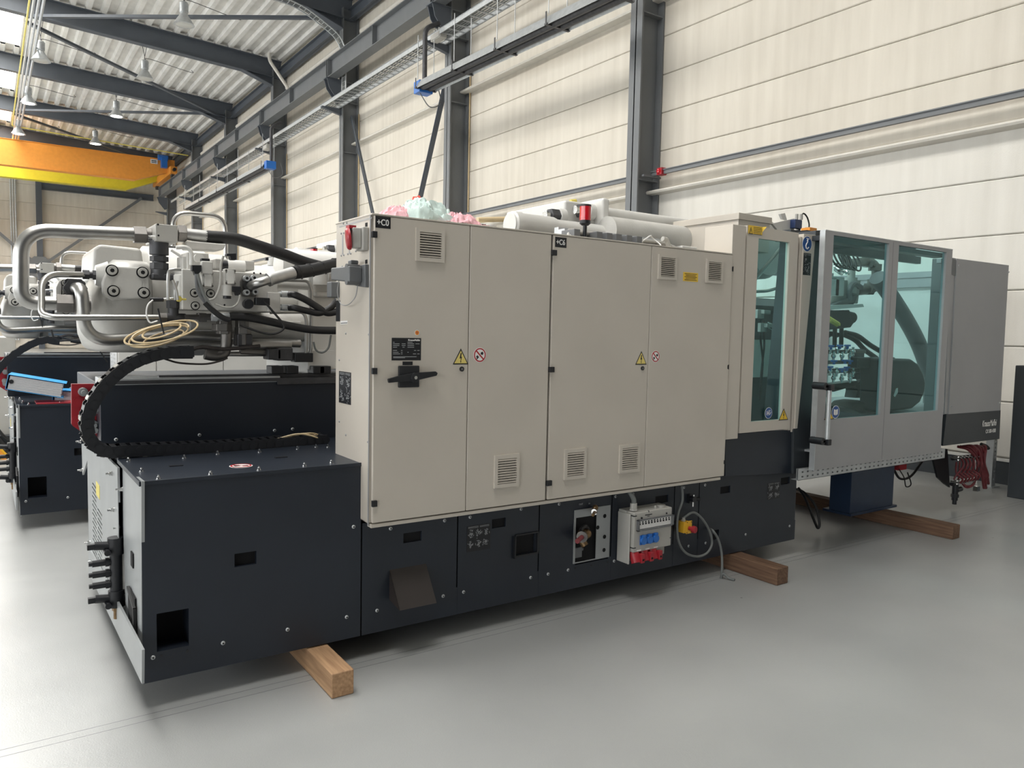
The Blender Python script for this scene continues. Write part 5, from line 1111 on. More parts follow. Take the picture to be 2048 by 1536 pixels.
# hydraulic steel pipes
zl = at(264, 474, 'y', 4.42).z
pl1 = fillet([V((xl-.06, 4.45, zc_-.005)), at(42, 459.5, 'y', 4.42), at(42, 607, 'y', 4.42), at(118, 607, 'y', 4.42)], [.13, .13], 10)
part('looped_pipe', MB().tube(pl1, .0345, 18), 'steel', mach, label='thick steel pipe bent in a large loop')
part('union_nut', MB().hexn((xl-.085, 4.45, zc_-.008), (xl-.025, 4.45, zc_-.006), .048).cyl((xl-.03, 4.45, zc_-.006), (xl, 4.45, zc_-.006), .038), 'fitting', mach, bevel=.002)
n1 = at(112, 607, 'y', 4.42); part('union_nut', MB().hexn(n1, n1+V((.075, 0, 0)), .052), 'fitting', mach, bevel=.003)
part('pipe_stub', MB().cyl(n1+V((.07,0,0)), n1+V((.15,0,0)), .038, n=18), 'fitting', mach)
# flange block of the second pipe
fb = [(124,561),(167,564),(167,628),(126,624)]
part('flange_block', MB().prism(pp_(fb, 4.48), (0, .22, 0)), 'greyplas', mach, bevel=.004)
part('flange_side', MB().prism([at(112,575,'y',4.48), at(119,561,'y',4.48), at(124,561,'y',4.48), at(122,612,'y',4.48), at(112,608,'y',4.48)], (0, .2, 0)), 'white', mach, bevel=.003)
fc = at(150, 577, 'y', 4.46); part('flange_collar', MB().cyl(fc+V((0,.03,0)), fc+V((0,-.03,0)), .055, n=6).cyl(fc+V((-.03,.02,.03)), fc+V((-.03,-.02,.03)), .018), 'darkfit', mach, bevel=.004)
for u, v in ((130,566),(131,594),(132,622),(163,568)): inst('socket_bolt', SOCK, mach, at(u, v, 'y', 4.48), scale=(.6,.6,.6))
pl2 = fillet([fc+V((0,-.02,0)), at(163, 577, 'y', 4.33), at(170, 683, 'y', 4.33), at(350, 672, 'y', 4.40), at(480, 674, 'y', 4.42)], [.07, .13, .1], 10)
part('bent_pipe', MB().tube(pl2, .0300, 18), 'steel', mach, label='thick steel pipe dropping beside the housing')
pl3 = fillet([at(200, 550, 'y', 4.50), at(83, 548, 'y', 4.40), at(83, 628, 'y', 4.30), at(102, 635, 'y', 4.26), at(322, 635, 'y', 4.26)], [.09, .04, .05], 8)
part('thin_pipe', MB().tube(pl3, .0150, 14), 'steel', mach)
n3 = at(165, 549, 'y', 4.48); part('union_nut', MB().hexn(n3, n3+V((.03,0,0)), .026).cyl(n3, n3+V((.075,0,0)), .018).hexn(n3+V((.045,0,0)), n3+V((.085,.0,0)), .027), 'darkfit', mach)
n3 = at(318, 635, 'y', 4.26); part('union_nut', MB().hexn(n3, n3+V((.035,0,0)), .027), 'fitting', mach)
part('tee_fitting', MB().cyl(n3+V((.03,0,0)), n3+V((.13,.02,0)), .024).cyl(n3+V((.07,.01,-.05)), n3+V((.07,.01,.10)), .026).hexn(n3+V((.07,.01,.05)), n3+V((.07,.01,.09)), .034), 'darkfit', mach, bevel=.002)
# manifold (valve) block
vx0, vx1 = at(364, 560, 'y', 4.18).x, at(556, 560, 'y', 4.18).x; vz0, vz1 = at(460, 622, 'y', 4.18).z, at(460, 543, 'y', 4.18).z
vbk = part('valve_block', MB().box((vx0, 4.18, vz0), (vx1, 4.52, vz1)).box((at(535,600,'y',4.17).x, 4.17, vz0), (vx1+.01, 4.45, at(540,584,'y',4.17).z)), 'castw', mach, bevel=.006, label='pale valve block with solenoid valves')
for u, v in ((389,586),(421,587),(390.5,611.5)): inst('socket_bolt', SOCK, vbk, at(u, v, 'y', 4.18), scale=(.75,.75,.75))
for u, v in ((508,546),(521,547),(449,610)): part('plug_hole', MB().cyl(at(u,v,'y',4.18), at(u,v,'y',4.18)+V((0,-.001,0)), .005), 'hole', vbk)
def solen(u, v, w_=.055, h=.085, d=.05, up=True):
    p = at(u, v, 'y', 4.18)
    part('valve_body', MB().box(p+V((-w_/2,-d,-h/2)), p+V((w_/2,0,h/2))), 'castw', vbk, bevel=.004)
    part('valve_cap', MB().box(p+V((-w_*.32,-d-.008,-h*.42)), p+V((w_*.32,-d,h*.42))).box(p+V((-w_*.42,-d-.006,-h*.22)), p+V((w_*.42,-d,h*.22))), 'white', vbk, bevel=.004)
    for i in (-1, 1):
        for j in (-1, 1): part('cap_screw', MB().cyl(p+V((i*w_*.38,-d,j*h*.38)), p+V((i*w_*.38,-d-.004,j*h*.38)), .006, n=8), 'fitting', vbk)
solen(411, 560); solen(456, 555)
p = at(410, 535, 'y', 4.15); part('solenoid_coil', MB().box(p+V((-.025,-.04,-.035)), p+V((.03,.0,.03))), 'castw', vbk, bevel=.006)
part('coil_cap', MB().box(p+V((-.02,-.02,.03)), p+V((.02,.02,.045))), 'black', vbk, bevel=.003)
p = at(454, 580, 'y', 4.12); part('solenoid_coil', MB().cyl(p+V((0,0,.025)), p+V((0,0,-.03)), .026, n=20).cyl(p+V((0,0,-.03)), p+V((0,0,-.045)), .02, n=16, m=1), ['castw', 'black'], vbk)
for pts in ([(384,530),(403,530),(403,542),(395,550),(390,550),(388,543),(384,541)], [(464,572),(482,573),(482,583),(480,591),(473,591),(471,584),(464,583)], [(453,507),(473,506),(473,520),(462,520),(460,512),(453,512)]):
    part('cable_plug', MB().prism(pp_(pts, 4.10), (0, .035, 0)), 'black', vbk, bevel=.003)
# parts standing on the block
p0, p1 = at(431,517,'y',4.30), at(509,541,'y',4.30); part('valve_box', MB().box((p0.x, 4.30, p1.z), (p1.x, 4.5, p0.z)), 'castw', vbk, bevel=.005)
p = at(454, 532, 'y', 4.26); part('solenoid_barrel', MB().cyl(p, p+V((.09,0,0)), .034, n=20).cyl(p+V((-.03,0,0)), p, .028, n=16, m=1), ['white', 'black'], vbk)
p0, p1 = at(366,503,'y',4.28), at(418,542,'y',4.28); part('valve_tower', MB().box((p0.x+.02, 4.28, p1.z), (p1.x, 4.48, p0.z)).box((p0.x, 4.30, p1.z), (p0.x+.05, 4.44, p0.z-.02)), 'castw', vbk, bevel=.006)
part('top_bridge', MB().prism(pp_([(372,481),(452,488),(448,499),(436,502),(370,498)], 4.40), (0, .1, 0)), 'castw', vbk, bevel=.008)
for u, v in ((397,516),(399,516),(383,562)): p = at(u, v, 'y', 4.26); part('screw_cap', MB().cyl(p+V((0,.03,0)), p+V((0,-.006,0)), .022, n=18), 'white', vbk)
part('side_chamber', MB().cyl(at(366,585,'y',4.24)+V((0,0,-.02)), at(366,550,'y',4.24), .045, n=20), 'castw', vbk, bevel=.004)
# flange with four bolts and the steel elbow
f0 = at(497, 572, 'y', 4.16)
part('flange_plate', MB().prism([f0+V((x*.05, 0, z*.055)) for x, z in ((-.5,1),(.9,.95),(1,.4),(.6,0),(1,-.5),(.8,-1),(-.6,-1),(-.8,-.3),(-.8,.4))], (0, .02, 0)), 'fitting', vbk, bevel=.003)
for du, dv in ((-6,-15),(9,-16),(-6,13),(11,12)):
    p = at(497+du, 572+dv, 'y', 4.155); part('flange_bolt', MB().cyl(p, p+V((0,-.03,0)), .0155, n=16).hexn(p+V((0,-.0302,0)), p+V((0,-.031,0)), .008, m=1), ['alu', 'hole'], vbk)
el = spline([f0, f0+V((.01,-.05,.003)), at(520,565,'y',4.07), at(548,557,'y',4.08)], 8)
part('elbow_pipe', MB().tube(el, .024, 16), 'steel', mach)
part('elbow_seal', MB().cyl(f0+V((0,-.001,0)), f0+V((0,-.03,0)), .032, n=20), 'rubber', mach)
q = [at(u, v, 'y', y) for u, v, y in ((536,560,4.08),(586,546,4.12),(620,541,4.18),(655,533,4.25),(700,522,4.35))]
part('hose_ferrule', MB().cyl(q[0], q[1], .032, .034, n=20).cyl(q[0]+V((.0,0,0)), q[0]+V((.012,.001,.004)), .036, n=20), 'steelb', mach)
ws = spline(q[1:], 12); part('wrapped_hose', MB().tube([p for p in ws], .036, 16).tube([ws[i]+V((0, .037*math.cos(i*.75), .037*math.sin(i*.75))) for i in range(len(ws))], .006, 6), 'rubber', mach)
# upper hose
hz0 = V((xr, 4.45, at(357, 467, 'y', 4.45).z))
part('union_nut', MB().cyl(hz0, hz0+V((.05,0,0)), .034).hexn(hz0+V((.022,0,0)), hz0+V((.065,0,0)), .05), 'fitting', mach, bevel=.003)
part('hose_ferrule', MB().cyl(hz0+V((.06,0,0)), hz0+V((.17,0,-.004)), .031, .034, n=20), 'steelb', mach)
h1 = [hz0+V((.165,0,-.004))]+[at(u, v, 'y', 4.45) for u, v in ((470,478),(520,493),(570,510),(610,525),(650,536),(700,552))]
part('thick_hose', MB().tube(spline(h1, 8), .034, 16), 'rubber', mach, label='thick black hydraulic hose')
# smaller hoses to the cabinet
for (u, v), pts, r in (((562,588), [(574,589),(590,590),(612,600),(636,615),(655,626),(680,622)], .019), ((562,615), [(574,616),(590,616),(615,622),(640,626),(662,614),(676,598)], .018)):
    p = at(u, v, 'y', 4.2); part('hose_ferrule', MB().cyl(p, p+V((.05,0,0)), .018, n=14).cyl(p+V((-.03,0,0)), p, .012, m=0), 'alu', mach)
    part('black_hose', MB().tube(spline([p+V((.045,0,0))]+pp_(pts[1:], 4.15), 8), r, 12), 'rubber', mach)
p = at(500, 636, 'y', 4.15); part('black_hose', MB().tube(spline(pp_([(458,633),(490,634),(530,641),(580,652),(630,660),(690,661)], 4.16), 8), .022, 12), 'rubber', mach)
part('hose_ferrule', MB().cyl(at(432,634,'y',4.16), at(462,633,'y',4.16), .02, n=14).hexn(at(424,633,'y',4.16), at(434,634,'y',4.16), .026), 'alu', mach)
# unions hanging under the block
for u, v0, v1, r in ((448,640,668,.040),(444,648,662,.052),(402,626,640,.024),(484,640,690,.036),(486,655,668,.044)):
    part('hanging_union', MB().hexn(at(u, v1, 'y', 4.25), at(u, v0, 'y', 4.25), r), 'fitting', mach, bevel=.003)
part('square_union', MB().box(at(475,668,'y',4.22), at(497,692,'y',4.30)), 'darkfit', mach, bevel=.006)
part('short_elbow', MB().tube(fillet(pp_([(453,665),(453,690),(448,710),(428,712),(410,708)], 4.25), .04), .029, 14), 'fitting', mach, label='dull steel elbow pipe')
for u0, u1, v, r in ((370,398,634,.015),(398,412,635,.026),(412,424,634,.02)): part('pipe_coupling', MB().hexn(at(u0,v,'y',4.24), at(u1,v,'y',4.24), r), 'fitting', mach)
part('rod_end', MB().box(at(536,698,'y',4.36), at(552,718,'y',4.46)).box(at(555,696,'y',4.36), at(575,720,'y',4.46)), 'darkfit', mach, bevel=.006)
part('black_bracket', MB().box(at(590,706,'y',4.36), at(617,723,'y',4.44)), 'black', mach, bevel=.004)
# thin vertical lines by the platen
for pts in ([(540,625),(607,624),(613,640),(612,705),(606,716)], [(560,560),(617,562),(623,580),(622,700),(616,716)]):
    part('thin_line', MB().tube(fillet(pp_(pts, 4.38), .05), .010, 10), 'steel', mach)
part('upper_sleeve', MB().cyl(at(552,567,'y',4.45), at(615,570,'y',4.45), .030, n=16), 'white', mach)
# overhead handrail shaped pipe behind
part('arched_pipe', MB().tube(fillet([at(346,492,'y',5.0), at(346,424,'y',5.0), at(450,433,'y',5.0), at(453,545,'y',5.0)], .09), .014, 12), 'steel', mach, label='thin arched steel pipe')
# small details
p = at(521, 603, 'y', 4.12); part('proximity_sensor', MB().box(p+V((-.03,-.02,-.02)), p+V((.045,.02,.02))).cyl(p+V((-.06,-.0,-.015)), p+V((-.06,.04,-.015)), .026, n=18), 'black', mach, bevel=.004)
part('sensor_cable', MB().tube(spline(pp_([(526,600),(545,622),(566,648),(565,660),(545,668),(520,664),(480,650)], 4.10)), .006, 8), 'rubber', mach)
for u, v in ((357,598),(491,610)): p = at(u, v, 'y', 4.15); part('yellow_cap', MB().cyl(p, p+V((0,-.02,0)), .014).box(p+V((0,-.015,-.006)), p+V((.035,-.008,.004))), 'lemon', mach, bevel=.002)
part('pressure_sensor', MB().cyl(at(300,599,'y',4.2), at(327,599,'y',4.2), .011).cyl(at(327,599,'y',4.2), at(352,597,'y',4.2), .008, m=1), ['black', 'chrome'], mach)
for pts, m, r in (([(306,600),(296,610),(293,628),(300,645),(315,642)], 'signwhite', .004), ([(336,600),(337,548),(345,540),(362,539)], 'steel', .008), ([(447,512),(442,530),(440,570),(430,595),(418,600)], 'greyplas', .006), ([(394,548),(402,575),(412,600),(425,618)], 'cablegrey', .010), ([(392,548),(395,580),(408,602),(422,614)], 'midgrey', .008), ([(410,605),(425,620),(445,635),(460,640)], 'rubber', .014), ([(352,495),(372,495),(382,505),(383,530)], 'white', .010), ([(342,500),(365,515)], 'white', .007), ([(480,590),(476,605),(465,614),(448,614),(430,608)], 'greyplas', .005), ([(345,560),(352,580),(355,600)], 'steel', .008), ([(355,562),(350,585),(350,600)], 'steel', .006)):
    part('sensor_lead', MB().tube(spline(pp_(pts, 4.10)), r, 8), m, mach)
part('cable_tie_end', MB().tube(pp_([(316,617),(321,640),(328,668)], 4.12), .004, 6), 'black', mach)
# chain head and trailing lines
part('chain_anchor', MB().box(at(345,700,'y',4.16), at(378,716,'y',4.26)), 'black', mach, bevel=.004)
part('trailing_line', MB().tube(spline(pp_([(330,718),(360,726),(410,728),(440,722),(455,716)], 4.2)), .005, 8), 'brown', mach)
part('trailing_line', MB().tube(spline(pp_([(376,702),(400,695),(430,697),(460,698),(520,692)], 4.2)), .010, 8), 'brown', mach)
part('grey_hook_cable', MB().tube(spline(pp_([(627,684),(632,700),(645,705),(657,695),(662,670)], 4.35)), .006, 8), 'cablegrey', mach)
# --- top of the machine behind the cabinet -----------------------------------------
def tpt(u, v, y=4.6): return at(u, v, 'y', y)
tp = MB().box((tpt(1130,420).x, 4.6, 2.2), (tpt(1196,400).x, 5.4, tpt(1190,408).z))
part('platen_top', tp.box((tpt(1189,402).x, 4.5, 2.1), (tpt(1203,402).x, 5.5, tpt(1195,399).z)), 'white', mach, bevel=.02)
a_ = tpt(1021, 449, 4.5); e_ = tpt(1190, 466, 4.5)
part('tie_bar_sleeve', MB().lathe([(.085, 0), (.095, .012), (.095, .07), (.088, .08), (.088, .36), (.075, .4), (.075, 1.2)], (a_.x, 4.5, a_.z), (1,0,0), n=32), 'white', mach)
part('sleeve_cap', MB().cyl((a_.x-.01, 4.5, a_.z), (a_.x+.01, 4.5, a_.z), .082, n=32), 'white', mach, bevel=.004)
for u, v in ((1105,432),(1164,422)):
    p = tpt(u, v, 4.55); part('tie_bar_nut', MB().hexn(p+V((-.03,0,0)), p+V((.045,0,0)), .055).cyl(p+V((-.075,0,0)), p+V((-.03,0,0)), .032, m=1), ['darkfit', 'chrome'], mach, bevel=.003)
    part('nut_seat', MB().cyl(p+V((.045,0,0)), p+V((.10,0,0)), .062, n=24), 'white', mach)
p = tpt(1145, 407, 4.65); part('eye_cap', MB().cyl(p+V((0,0,-.03)), p+V((0,0,.01)), .02).cyl(p+V((-.02,-.0,.01)), p+V((.03,-.0,.02)), .018), 'lemon', mach)
t0, t1 = tpt(1200, 428, 4.5), tpt(1452, 466, 4.5)
part('upper_tie_bar', MB().cyl((t0.x, 4.62, tpt(1204,427,4.62).z), (5.3, 4.62, tpt(1204,427,4.62).z), .05, n=24), 'white', mach)
part('lower_tie_bar', MB().cyl((t0.x, 4.42, tpt(1204,450,4.42).z-.045), (4.9, 4.42, tpt(1204,450,4.42).z-.045), .115, n=32), 'castw', mach)
part('pipe_on_top', MB().cyl(tpt(955,440,4.9), tpt(1100,436,4.9), .02, n=12), 'beige', mach)
p = tpt(979, 450, 4.3); part('top_valve', MB().cyl(p+V((0,0,-.08)), p+V((0,0,.0)), .045, n=20).box(p+V((-.07,-.02,-.03)), p+V((-.0,.02,.0)), 1), ['white', 'black'], mach, bevel=.003)
part('top_housing', MB().box((tpt(960,445,4.7).x, 4.7, 2.1), (tpt(1020,445,4.7).x, 5.3, 2.34)), 'white', mach, bevel=.02)
# cable channel on top of the cabinet with brackets
ct0, ct1 = at(1125, 466, 'y', 3.62), at(1332, 490, 'y', 3.62)
ch = part('cable_channel', MB().box((ct0.x, 3.60, 2.185), (ct1.x, 3.70, 2.26)).box((ct0.x, 3.66, 2.26), (ct1.x, 3.70, 2.275)), 'alu', mach, smooth=False)
for u in (1144, 1189, 1209, 1228, 1249, 1269):
    p = at(u, 472+(u-1144)*.115, 'y', 3.5); part('channel_bracket', MB().box((p.x, 3.48, 2.185), (p.x+.045, 3.60, 2.245)), 'midgrey', ch, bevel=.002)
b = MB()
for k in range(4): b.tube(spline([(ct0.x-.05+.02*k, 3.5, 2.19), (ct0.x+.04, 3.55+.01*k, 2.235+.006*k), (ct0.x+.5, 3.56+.01*k, 2.235), (ct1.x-.1, 3.56+.01*k, 2.235), (ct1.x+.03, 3.5, 2.19)]), .010, 8)
part('top_cables', b, 'greyplas', ch)
p = at(1325, 484, 'y', 3.5); part('cable_coil', MB().tube([p+V((-.10+.07*math.cos(t), .03*math.sin(t*2), -.01+.04*math.sin(t)*1.0)) for t in [k*.35 for k in range(38)]], .004, 6), 'signwhite', ch)
part('bent_conduit', MB().tube(spline([p+V((0,0,.02)), p+V((.04,0,.01)), p+V((.07,0,-.06))]), .016, 10), 'greyplas', ch)
# beacon
bp_ = at(1170, 452, 'y', 3.50); bt_ = at(1169, 409, 'y', 3.50)
bq = V((bp_.x, 3.50, 2.185)); zb0, zb1, zb2_ = at(1170,451,'y',3.5).z, at(1170,441,'y',3.5).z, at(1169,413,'y',3.5).z
bea = part('beacon', MB().cyl(bq, (bq.x, 3.5, zb0), .012, n=16).lathe([(.02, 0), (.032, .01), (.033, zb1-zb0)], (bq.x, 3.5, zb0), n=24), 'black', mach, label='red signal beacon on a black stem')
part('red_lens', MB().cyl((bq.x, 3.5, zb1), (bq.x, 3.5, zb2_), .0335, n=28), 'redlens', bea)
part('beacon_ring', MB().cyl((bq.x, 3.5, zb1+.012), (bq.x, 3.5, zb1+.018), .035, n=28), 'redlens', bea)
part('beacon_cap', MB().cyl((bq.x, 3.5, zb2_), (bq.x, 3.5, zb2_+.010), .034, n=28), 'black', bea)
# ================================================================== SEPARATE THINGS
def timber(x0, y0, y1, lab, w_=.105, h=.115, ang=0, m='woodbrown'):
    o = part('timber', MB().box((x0-w_/2, y0, 0), (x0+w_/2, y1, h)), m, bevel=.006, pos=(x0, (y0+y1)/2, 0), label=lab, cat='timber', group='timbers under the machine')
    o.rotation_euler.z = ang; return o
timber(1.285, 3.15, 5.5, 'pale squared timber under the left half of the machine', m='woodpale')
timber(4.345, 3.08, 5.5, 'brown squared timber under the middle of the machine, beside the hanging grey cable', .12)
timber(6.62, 3.05, 6.6, 'long brown squared timber under the blue leg', .12)
# rags on the cabinet
def rag(nm, cx_, cy_, rx, ry, h, m, lab, seed, zb=2.186):
    """crumpled cloth: a draped sheet with many sharp folds"""
    from mathutils import noise as N
    n = 46; b = MB(); vs = []; o = V((seed*7.3, seed*3.1, 0))
    for j in range(n+1):
        for i in range(n+1):
            x, y = (i/n*2-1), (j/n*2-1)
            w_ = 1+.22*N.noise(o+V((x*1.2, y*1.2, 3)))
            px, py = x*w_*rx, y*w_*ry
            e = max(0, 1-(x*x+y*y)); p = o+V((x*2.1, y*1.5, 0))+V((N.noise(o+V((x*2, y*2, 9))), N.noise(o+V((x*2, y*2, 5))), 0))*.9
            r1 = 1-abs(N.noise(p*1.4))*2.1; r2 = 1-abs(N.noise(p*3.2+V((4,1,0))))*2.2
            z = h*(e**.55)*(.52+.34*r1+.20*r2)+.010*max(0, r2)
            vs.append((cx_+px+.012*N.noise(o+V((x*5, y*5, 1))), cy_+py, zb+max(.0015, z)))
    fs = [(j*(n+1)+i, j*(n+1)+i+1, (j+1)*(n+1)+i+1, (j+1)*(n+1)+i) for j in range(n) for i in range(n)]
    b.add(vs, fs); o_ = part(nm, b, m, label=lab, cat='rag', group='rags on the cabinet', pos=(cx_, cy_, zb), ang=50)
    sm = o_.modifiers.new('thick', 'SOLIDIFY'); sm.thickness = .002; sm.offset = 1
rag('rag', at(793, 440, 'y', 3.55).x+.02, 3.56, .12, .10, .075, 'pinkcloth', 'pink rag at the left end of the rag pile on the cabinet', 1)
rag('rag', at(848, 430, 'y', 3.55).x, 3.56, .17, .14, .125, 'mintcloth', 'pale mint crumpled rag in the middle of the pile', 2)
rag('rag', at(914, 448, 'y', 3.5).x, 3.50, .13, .10, .065, 'pinkcloth', 'pink rag hanging toward the right end of the pile', 3)
rag('rag', at(845, 415, 'y', 3.66).x, 3.70, .10, .07, .155, 'redcloth', 'small red rag on top at the back of the pile', 5)
# coiled beige cable hanging on the hydraulics
cb = MB(); random.seed(9); pts = []
c = at(322, 668, 'y', 4.12)
for k in range(110):
    t = k*.26; r = 1+.25*math.sin(k*.11); ox = .03*math.sin(k*.07)
    pts.append(c+V((ox+.125*r*math.cos(t), .035*math.sin(t)+.0004*k-.02, .038*r*math.sin(t+.4)+.02*math.sin(k*.05)+.02*math.cos(t))))
cb.tube(spline(pts, 2), .0048, 6)
part('cable_coil', cb, 'beige', pos=c, label='coil of beige cable hung on the pipes left of the valve block', cat='cable')
# socket distribution box
YX = YP-.13
bx = empty('socket_box', at(1300, 1060, 'y', YP), 'grey power socket box with blue and red outlets hung on the machine base', 'socket box')
a, c = at(1270, 1026, 'y', YX), at(1342, 1090, 'y', YX); X0, X1, Z0_, Z1_ = a.x-.005, c.x, c.z-.004, a.z
part('enclosure', MB().box((X0, YX, Z0_+.0), (X1, YX+.075, Z1_)), 'greyplas', bx, bevel=.007)
part('back_frame', MB().box((X0-.012, YX+.06, Z0_-.07), (X1+.006, YP-.002, Z1_+.004)).box((X0-.018, YX+.02, Z0_-.075), (X0-.006, YP-.002, Z1_-.01)), 'greyplas', bx, bevel=.006)
W2 = X1-X0
wb = part('breaker_window', MB().box((X0+.02, YX-.016, Z1_-.115), (X1+.004, YX, Z1_-.106)).box((X0+.02, YX-.016, Z1_-.052), (X1+.004, YX, Z1_-.044)).box((X0+.02, YX-.016, Z1_-.115), (X0+.034, YX, Z1_-.044)).box((X1-.014, YX-.016, Z1_-.115), (X1+.004, YX, Z1_-.044)), 'midgrey', bx, bevel=.002)
part('breaker_row', MB().box((X0+.034, YX-.006, Z1_-.104), (X1-.014, YX-.001, Z1_-.054)), 'signwhite', bx)
b = MB(); n = 11
for k in range(n): x = X0+.042+(W2-.075)*k/(n-1); b.box((x-.004, YX-.010, Z1_-.078), (x+.004, YX-.006, Z1_-.068)).box((x-.005, YX-.0068, Z1_-.066), (x+.005, YX-.006, Z1_-.058))
part('breaker_switches', b, 'hole', bx)
for k in range(3):
    x = X0+.075+k*.052; z = Z1_-.175
    part('blue_socket', MB().box((x-.024, YX-.006, z-.030), (x+.024, YX, z+.030)).cyl((x, YX-.018, z-.004), (x, YX, z-.004), .024, n=24).box((x-.012, YX-.020, z+.016), (x+.012, YX, z+.032)), 'blue', bx, bevel=.002, label='blue flap socket')
    part('socket_label', MB().box((X0+.03+k*.072, YX-.001, Z0_+.006), (X0+.065+k*.072, YX, Z0_+.014)), 'signwhite', bx)
    x = X0+.035+k*.075; z = Z0_-.012
    part('red_socket', MB().cyl((x, YX+.035, z+.012), (x, YX+.005, z-.055), .032, n=20).box((x+.010, YX-.03, z-.052), (x+.038, YX+.0, z+.004)), 'red', bx, bevel=.003, label='red three phase socket facing down')
    part('flap_slot', MB().box((x+.017, YX-.031, z-.038), (x+.031, YX-.029, z-.026)), 'hole', bx)
part('cable_gland', MB().hexn((X0+.03, YX+.04, Z1_+.004), (X0+.03, YX+.04, Z1_+.018), .026).cyl((X0+.03, YX+.04, Z1_+.018), (X0+.03, YX+.04, Z1_+.05), .022, n=10), 'greyplas', bx, bevel=.002)
part('feed_cable', MB().tube(spline([(X0+.03, YX+.04, Z1_+.03), (X0+.028, YX+.04, Z1_+.075), (X0+.005, YX+.06, Z1_+.125), (X0-.01, YX+.09, Z1_+.16)]), .015, 12), 'cablegrey', bx)
part('top_knob', MB().cyl((X1-.075, YX+.03, Z1_), (X1-.075, YX+.03, Z1_+.014), .024, n=20).cyl((X1-.13, YX+.02, Z1_), (X1-.13, YX+.02, Z1_+.02), .008), 'greyplas', bx)
b = MB()
for x, z in ((X0-.001, Z1_-.02), (X0-.001, Z0_+.03)): b.box((x-.001, YX-.001, z-.003), (x+.022, YX+.03, z+.003))
b.box((X0+.12, YX-.001, Z1_-.01), (X0+.124, YX+.01, Z1_+.001)).box((X1-.014, YX-.001, Z0_+.05), (X1+.001, YX+.02, Z0_+.054)).cyl((X0+.06, YX-.006, Z1_-.037), (X0+.06, YX, Z1_-.037), .006).box((X1-.055, YX-.006, Z1_-.038), (X1-.049, YX, Z1_-.028)).box((X0+.09, YX-.0012, Z1_-.026), (X0+.15, YX, Z1_-.021)).box((X0+.11, YX-.0012, Z1_-.034), (X0+.13, YX, Z1_-.031))
part('clips', b, 'signblk', bx)
# emergency stop box and its grey cable
YS = YP-.07
pe = at(1375, 1055, 'y', YS); eb_ = empty('emergency_stop_box', at(1375, 1055, 'y', YP), 'yellow emergency stop box with a red button below the cabinet', 'emergency stop')
part('box_body', MB().box(pe+V((-.034, 0, -.036)), pe+V((.034, .068, .036))), 'yellow', eb_, bevel=.004)
part('box_flange', MB().box(pe+V((-.012, -.002, -.042)), pe+V((.040, .004, .042))), 'yellow', eb_, bevel=.002)
part('stop_button', MB().cyl(pe+V((.014,0,-.006)), pe+V((.018,-.03,-.007)), .014, n=20).cyl(pe+V((.018,-.028,-.007)), pe+V((.022,-.052,-.008)), .024, .022, n=24), 'red', eb_, bevel=.003)
part('cable_gland', MB().cyl(pe+V((-.008,.03,.036)), pe+V((-.008,.03,.062)), .011).hexn(pe+V((-.008,.03,.04)), pe+V((-.008,.03,.048)), .015), 'greyplas', eb_)
b = MB()
for i, j in ((-.006,.034),(.032,.034),(-.006,-.034),(.032,-.034)): b.cyl(pe+V((i,-.003,j)), pe+V((i,-.0022,j)), .0035, n=8)
part('screw_heads', b, 'hole', eb_)
yc_ = YP-.035
g0 = at(1363, 975, 'y', yc_)
cp = [pe+V((-.008,.03,.06))]+[at(u, v, 'y', yc_-.02) for u, v in ((1386,1025),(1402,1035),(1417,1058),(1424,1085),(1415,1105),(1395,1113),(1372,1106),(1358,1085),(1354,1055),(1357,1025),(1365,1000),(1364,972))]
part('stop_cable', MB().tube(spline(cp, 8), .008, 10), 'cablegrey', eb_, label='grey looped cable')
ce = [at(1426, 1062, 'y', yc_-.02), at(1436, 1078, 'y', yc_-.03), at(1443, 1105, 'y', yc_-.04), at(1444, 1140, 'y', yc_-.05), at(1440, 1165, 'y', yc_-.04), at(1438.5, 1185, 'y', yc_-.04)]
lastz = ce[-1]; ce += [V((lastz.x+.0, lastz.y-.02, .03)), V((lastz.x+.02, lastz.y-.06, .012)), V((lastz.x+.03, lastz.y-.10, .009))]
part('hanging_cable', MB().tube(spline([at(1420, 1058, 'y', YP-.01)]+ce, 8), .0085, 10), 'cablegrey', label='grey green cable hanging from the base opening down to the floor', cat='cable', pos=ce[-1])

# ================================================================== SECOND MACHINE (behind, left)
def kids(o): return [c for c in bpy.data.objects if c.parent == o]
skip = {'control_cabinet', 'narrow_guard', 'guard_pillar', 'pillar_cap', 'guide_post', 'sign_pillar', 'slanted_cover', 'lower_cover', 'sliding_door', 'support_channel', 'injection_bed', 'drip_tray', 'support_leg', 'side_cover', 'cover_box', 'cover_strip', 'lower_band', 'hose_manifold', 'injection_unit', 'valve_battery', 'instruction_plate', 'instruction_plate_print', 'coupling_plate', 'deflector_hood', 'window_surround', 'lettering', 'red_hose', 'coiled_hose', 'round_label', 'round_label_ring', 'energy_chain', 'cable_channel', 'cell_post', 'cell_side_sheet', 'rear_guard_frame', 'roof_beam', 'slotted_post', 'fitting_pipe', 'corrugated_duct', 'cable_loop', 'cable_loop_gap', 'arm_tube', 'dirty_rag', 'small_chain', 'carriage_block', 'carriage_base', 'tray_shelf', 'motor_group', 'servo_motor', 'sight_frame', 'coil_spring_hose', 'small_couplings', 'fixed_platen', 'nozzle_platen', 'platen_cover', 'narrow_pipe', 'grey_bracket', 'grease_line', 'perforated_bracket', 'blue_connector', 'connector_gland', 'connector_cable', 'coiled_cord', 'hanging_cables', 'looped_cable', 'red_clamp', 'air_coupling', 'orange_switch', 'switch_body', 'hanging_cable', 'lower_tie_bar', 'upper_tie_bar', 'seam_shadow_gap', 'chain_cables'}
D2 = V((-.325, 3.60, 0))
